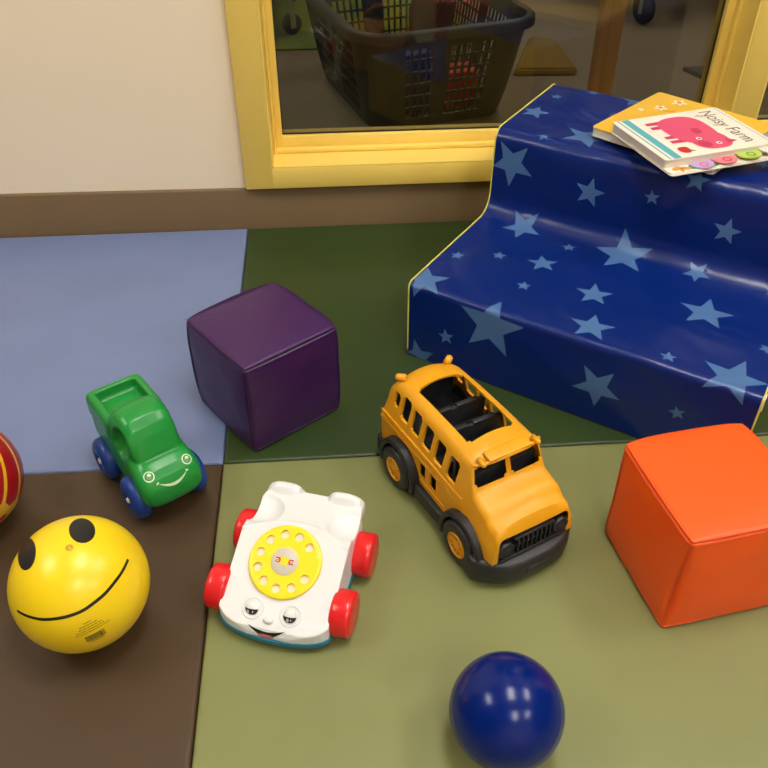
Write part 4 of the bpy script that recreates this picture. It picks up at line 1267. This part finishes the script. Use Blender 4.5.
flat('pig_snout_print', [ellipse(0.120, 0.090, 0.012, 0.010, 0.3)], M_pinkd, zc + 0.0004, nb)
flats('pig_ear_print', [[(0.112, 0.130), (0.124, 0.145), (0.130, 0.126)], ellipse(0.074, 0.106, 0.011, 0.008, -0.3)], M_pinkd, zc + 0.0004, nb)
flats('pig_eye_print', [ellipse(0.101, 0.092, 0.0048, 0.0048), ellipse(0.124, 0.112, 0.0048, 0.0048)], M_coverw, zc + 0.0006, nb)
flats('pig_pupil_print', [ellipse(0.102, 0.092, 0.0022, 0.0022), ellipse(0.125, 0.112, 0.0022, 0.0022)], M_inkp, zc + 0.0008, nb)
flat('pig_tail_print', [stroke([(0.026, 0.138), (0.022, 0.146), (0.026, 0.152), (0.031, 0.147), (0.027, 0.142)], 0.0012)], M_inkp, zc + 0.0008, nb)
flat('apple_print', [blob(0.128, 0.048, 0.0105, 0.0095, 0.1)], M_redp, zc, nb)
flat('leaf_print', [ellipse(0.134, 0.0585, 0.0045, 0.0020, 0.6)], M_greenp, zc + 0.0002, nb)
flat('border_print', [[(0.004, BH - 0.0075), (BW - 0.004, BH - 0.0075), (BW - 0.004, BH - 0.0045), (0.004, BH - 0.0045)]], mat('pale_blue_print', srgb(196, 206, 214), 0.45), zc, nb)
fc = bpy.data.curves.new('title', 'FONT'); fc.body = 'Noisy Farm'; fc.size = 0.0280; fc.extrude = 0; fc.offset = -0.0003; fc.align_x = 'CENTER'
fo = bpy.data.objects.new('title', fc); COL.objects.link(fo)
bpy.context.view_layer.update()
dg = bpy.context.evaluated_depsgraph_get()
tm = bpy.data.meshes.new_from_object(fo.evaluated_get(dg), depsgraph=dg); remove(fo)
tm.transform(Matrix.Translation((BW / 2 - 0.003, 0.153, zc + 0.0003)) @ Matrix.Diagonal((0.95, 1.25, 1, 1)))
tm.materials.clear()
link('title_lettering', tm, M_inkp, nb, smooth=False)

# ------------------------------------------------------------------ things beyond the window
def basket():
    A = radians(16)
    root = empty('laundry_basket', (0.10, 2.035, FZ), A, 'large dark grey latticed plastic basket on the floor beyond the window', 'basket')
    W, D, Hh = 0.470, 0.60, 0.26
    def path(off, r=0.085, n=9):
        P = []
        for cx, cy, a0 in ((W - r, D - r, 0), (r, D - r, pi / 2), (r, r, pi), (W - r, r, 3 * pi / 2)):
            for k in range(n + 1):
                a = a0 + pi / 2 * k / n; P.append(Vector((cx + r * cos(a), cy + r * sin(a))))
        c = Vector((W / 2, D / 2))
        return P, c
    P, c = path(0)
    # resample by length
    L = [0]
    for a, b in zip(P, P[1:] + P[:1]): L.append(L[-1] + (b - a).length)
    tot = L[-1]
    def at(s):
        s %= tot
        for k in range(len(P)):
            if s <= L[k + 1]:
                return P[k].lerp(P[(k + 1) % len(P)], (s - L[k]) / (L[k + 1] - L[k]))
    # cells: bar 7 mm, gap 14 mm
    ncell = int(tot / 0.021); cw = tot / ncell
    us = []; solid = []
    for i in range(ncell):
        us += [i * cw, i * cw + 0.007]
    zs = [0.0, 0.03]; z = 0.03; rows = []
    nrow = 6; rh = (Hh - 0.03 - 0.035) / nrow
    for j in range(nrow): zs += [0.03 + rh * j + 0.006, 0.03 + rh * (j + 1)] if j else [0.036, 0.03 + rh]
    zs = [0.0, 0.03]
    for j in range(nrow): zs += [0.03 + rh * (j + 1) - 0.006, 0.03 + rh * (j + 1)]
    zs.append(Hh)
    V = []; F = []; nu = len(us)
    for z in zs:
        k = 0.80 + 0.20 * (z / Hh) ** 0.8
        for u in us:
            p = at(u); q = c + (p - c) * k
            V.append((q.x, q.y, z))
    def is_solid(u):
        p = at(u)
        return (p.y < 0.02 and (0.185 < p.x < 0.235 or p.x > W - 0.10 or p.x < 0.11)) or (p.x < 0.02 and (p.y < 0.10 or 0.26 < p.y < 0.32 or p.y > 0.5)) or \
               (p.x > W - 0.02 and (p.y < 0.10 or 0.28 < p.y < 0.34 or p.y > 0.5)) or (p.y > D - 0.02 and (p.x < 0.09 or p.x > W - 0.09 or 0.2 < p.x < 0.25)) or \
               (0.02 <= p.x <= W - 0.02 and 0.02 <= p.y <= D - 0.02)
    for j in range(len(zs) - 1):
        band_gap = (j >= 1 and j % 2 == 1 and j < len(zs) - 2)
        for i in range(nu):
            gap = (i % 2 == 1)
            mid = us[i] + 0.01
            if band_gap and gap and not is_solid(mid): continue
            F.append((j * nu + i, j * nu + (i + 1) % nu, (j + 1) * nu + (i + 1) % nu, (j + 1) * nu + i))
    o = poly_obj('lattice_wall', V, F, M_basket, root, smooth=False)
    m = o.modifiers.new('s', 'SOLIDIFY'); m.thickness = 0.004; m.offset = 0
    # bottom
    poly_obj('bottom', [(V[i][0], V[i][1], 0.004) for i in range(nu)], [tuple(range(nu))], M_basket, root, smooth=False)
    rim = [(at(tot * k / 120).x, at(tot * k / 120).y, Hh) for k in range(120)]
    b = bmesh.new(); rings = []
    prof = [(-0.004, -0.018), (-0.004, 0.002), (0.002, 0.006), (0.012, 0.004), (0.018, -0.003), (0.019, -0.020), (0.015, -0.020), (0.013, -0.006), (0.004, -0.002), (0.001, -0.018)]
    for k in range(120):
        p = Vector(rim[k][:2]); t = (Vector(rim[(k + 1) % 120][:2]) - Vector(rim[k - 1][:2])).normalized(); nn = Vector((t.y, -t.x))
        rings.append([b.verts.new((p.x + nn.x * a, p.y + nn.y * a, Hh + z)) for a, z in prof])
    for k in range(120):
        A_, B_ = rings[k], rings[(k + 1) % 120]
        for q in range(len(prof)): b.faces.new((A_[q], A_[(q + 1) % len(prof)], B_[(q + 1) % len(prof)], B_[q]))
    bm_obj('rim', b, M_basket, root, auto=45)
    return root
BK = basket()
def in_basket(x, y):   # basket coordinates to world
    a = radians(16); return (0.10 + x * cos(a) - y * sin(a), 2.035 + x * sin(a) + y * cos(a))
def rounded_block(name, x, y, z, s, rz, m, label, cat, bev=0.008):
    p = in_basket(x, y)
    b = bmesh.new(); bx(b, (0, 0, s[2] / 2), s, None, bev, 3)
    # lid line
    o = bm_obj(name, b, m, None, auto=40); o.location = (p[0], p[1], z); o.rotation_euler = (0, 0, rz)
    tag(o, label, cat); return o
rounded_block('toy_bin', 0.16, 0.19, FZ + 0.0065, (0.14, 0.13, 0.16), radians(20), M_darkblue, 'dark blue plastic box inside the grey basket', 'box')
rounded_block('toy_brick', 0.32, 0.16, FZ + 0.0065, (0.10, 0.08, 0.10), radians(10), M_redp, 'red plastic block inside the grey basket', 'toy block')
p = in_basket(0.30, 0.36)
b = lathe([(0, 0), (0.030, 0.0), (0.038, 0.006), (0.040, 0.20), (0.030, 0.225), (0.018, 0.235), (0.018, 0.27), (0, 0.27)], 32, 'Z')
o = bm_obj('toy_bottle', b, mat('maroon_plastic', srgb(96, 24, 26), 0.4), None, auto=40); o.location = (p[0], p[1], FZ + 0.0065)
tag(o, 'maroon plastic bottle standing in the grey basket', 'bottle')

# wooden post of a stand behind the glass
ps = empty('wooden_stand', (0.590, 1.745, FZ), 0, 'light wooden upright post of a stand behind the window glass', 'wooden stand')
box('post', (-0.0235, -0.016, 0.012), (0.0235, 0.016, 1.45), M_wood, ps, 0.003)
box('foot', (-0.09, -0.035, 0.0), (0.09, 0.10, 0.012), M_wood, ps, 0.003)
box('cap', (-0.03, -0.022, 1.45), (0.03, 0.022, 1.47), M_wood, ps, 0.003)

# green carpet and chair on casters, far left
o = box('carpet', (-1.6, 2.78, FZ), (0.50, 4.6, FZ + 0.006), M_rug, None, 0.002)
tag(o, 'yellow green carpet on the floor behind the basket', 'carpet')
def caster(parent, x, y, z0, r, rz):
    b = lathe([(0, 0.010), (r * .5, 0.011), (r * .9, 0.010), (r, 0.006), (r, -0.006), (r * .9, -0.010), (r * .5, -0.011), (0, -0.010)], 32, 'Y')
    bmesh.ops.transform(b, matrix=Matrix.Translation((x, y, z0 + r)) @ Matrix.Rotation(rz, 4, 'Z'), verts=b.verts)
    w = bm_obj('caster', b, M_rubber, parent, auto=45)
    b = bmesh.new(); bx(b, (x, y, z0 + r + r * 0.9), (0.02, 0.03, r * 0.5), Matrix.Rotation(rz, 3, 'Z'), 0.003, 2)
    cyl(b, (x, y, z0 + 2.7 * r), 0.006, r * 1.6, 'Z', 16)
    for s in (-1, 1): bx(b, (x - sin(rz) * s * 0.015, y + cos(rz) * s * 0.015, z0 + r * 1.35), (0.018, 0.003, r * 1.4), Matrix.Rotation(rz, 3, 'Z'), 0.001, 1)
    bm_obj('caster_fork', b, M_steel, w, auto=40)
ct = empty('rolling_cart', (-0.095, 2.93, FZ), 0, 'rolling cart with black casters on the green carpet beyond the window', 'cart')
for x, y in ((0, 0), (-0.5, 0), (0, 0.4), (-0.5, 0.4)): caster(ct, x, y, 0.006, 0.034, 0.4)
b = bmesh.new(); bx(b, (-0.25, 0.2, 0.155), (0.58, 0.48, 0.025), None, 0.004, 2); bm_obj('shelf', b, M_alu, ct, auto=40)
b = bmesh.new(); bx(b, (-0.25, 0.2, 0.70), (0.58, 0.48, 0.025), None, 0.004, 2); bm_obj('shelf', b, M_alu, ct, auto=40)
for x, y in ((0.02, -0.02), (-0.52, -0.02), (0.02, 0.42), (-0.52, 0.42)):
    b = bmesh.new(); cyl(b, (x, y, 0.43), 0.011, 0.53, 'Z', 16); bm_obj('post', b, M_steel, ct)
oc = empty('office_chair', (1.275, 3.25, FZ), 0, 'black office chair base on a caster beyond the window, right of the post', 'chair')
for k in range(5):
    a = radians(240) + 2 * pi * k / 5; R_ = 0.32
    caster(oc, R_ * cos(a), R_ * sin(a), 0, 0.052, a + 0.9)
    b = bmesh.new(); bx(b, (R_ / 2 * cos(a), R_ / 2 * sin(a), 0.135), (R_, 0.035, 0.022), Matrix.Rotation(a, 3, 'Z'), 0.004, 2); bm_obj('leg', b, M_rubber, oc, auto=40)
b = bmesh.new(); cyl(b, (0, 0, 0.26), 0.025, 0.30, 'Z', 24); bm_obj('column', b, M_rubber, oc, auto=40)
b = bmesh.new(); bx(b, (0, 0, 0.44), (0.46, 0.46, 0.07), None, 0.025, 4); bm_obj('seat', b, M_rubber, oc, auto=60)
b = bmesh.new(); bx(b, (0, 0.24, 0.76), (0.42, 0.05, 0.46), None, 0.02, 4); bm_obj('backrest', b, M_rubber, oc, auto=60)
# yellow foam wedge on the floor
wp = [(0.0, 0.0), (0.20, -0.01), (0.20, 0.30), (0.12, 0.34)]
b = bmesh.new()
A = [b.verts.new((x, y, 0)) for x, y in wp]; B = [b.verts.new((0.02 + x * .9, 0.01 + y * .9, 0.02)) for x, y in wp]
b.faces.new(A); b.faces.new(B)
for k in range(4): b.faces.new((A[k], A[(k + 1) % 4], B[(k + 1) % 4], B[k]))
bmesh.ops.bevel(b, geom=b.edges[:], offset=0.006, segments=2, affect='EDGES')
o = bm_obj('foam_wedge', b, mat('mustard_vinyl', srgb(140, 108, 16), 0.6), None, auto=40); o.location = (0.565, 2.49, FZ)
tag(o, 'mustard yellow foam wedge on the floor between basket and wooden post', 'foam wedge')
b = bmesh.new()
A = [b.verts.new(p) for p in ((0, 0, 0), (0.035, 0.09, 0), (-0.035, 0.09, 0), (0, 0, 0.012), (0.035, 0.09, 0.012), (-0.035, 0.09, 0.012))]
for f in ((0, 1, 2), (3, 4, 5), (0, 1, 4, 3), (1, 2, 5, 4), (2, 0, 3, 5)): b.faces.new([A[i] for i in f])
o = bm_obj('triangle_block', b, M_basket, None, smooth=False); o.location = (1.130, 2.41, FZ)
tag(o, 'small dark triangular block on the floor beyond the window, right of the post', 'toy block')
# red cabinet seen through the window on the right
cb = empty('storage_cabinet', (1.35, 2.35, FZ), 0, 'red storage cabinet beyond the right hand window', 'cabinet')
M_redc = mat('red_laminate', srgb(150, 44, 34), 0.5)
box('carcass', (-0.05, 0.02, 0.0), (0.75, 0.42, 0.80), M_redc, cb, 0.003)
for k in (0, 1):
    x0 = -0.045 + 0.4 * k
    box('door', (x0, 0.0, 0.04), (x0 + 0.39, 0.019, 0.79), M_redc, cb, 0.002)
    box('handle', (x0 + (0.34 if k == 0 else 0.03), -0.02, 0.5), (x0 + (0.355 if k == 0 else 0.045), -0.001, 0.62), M_steel, cb, 0.003)
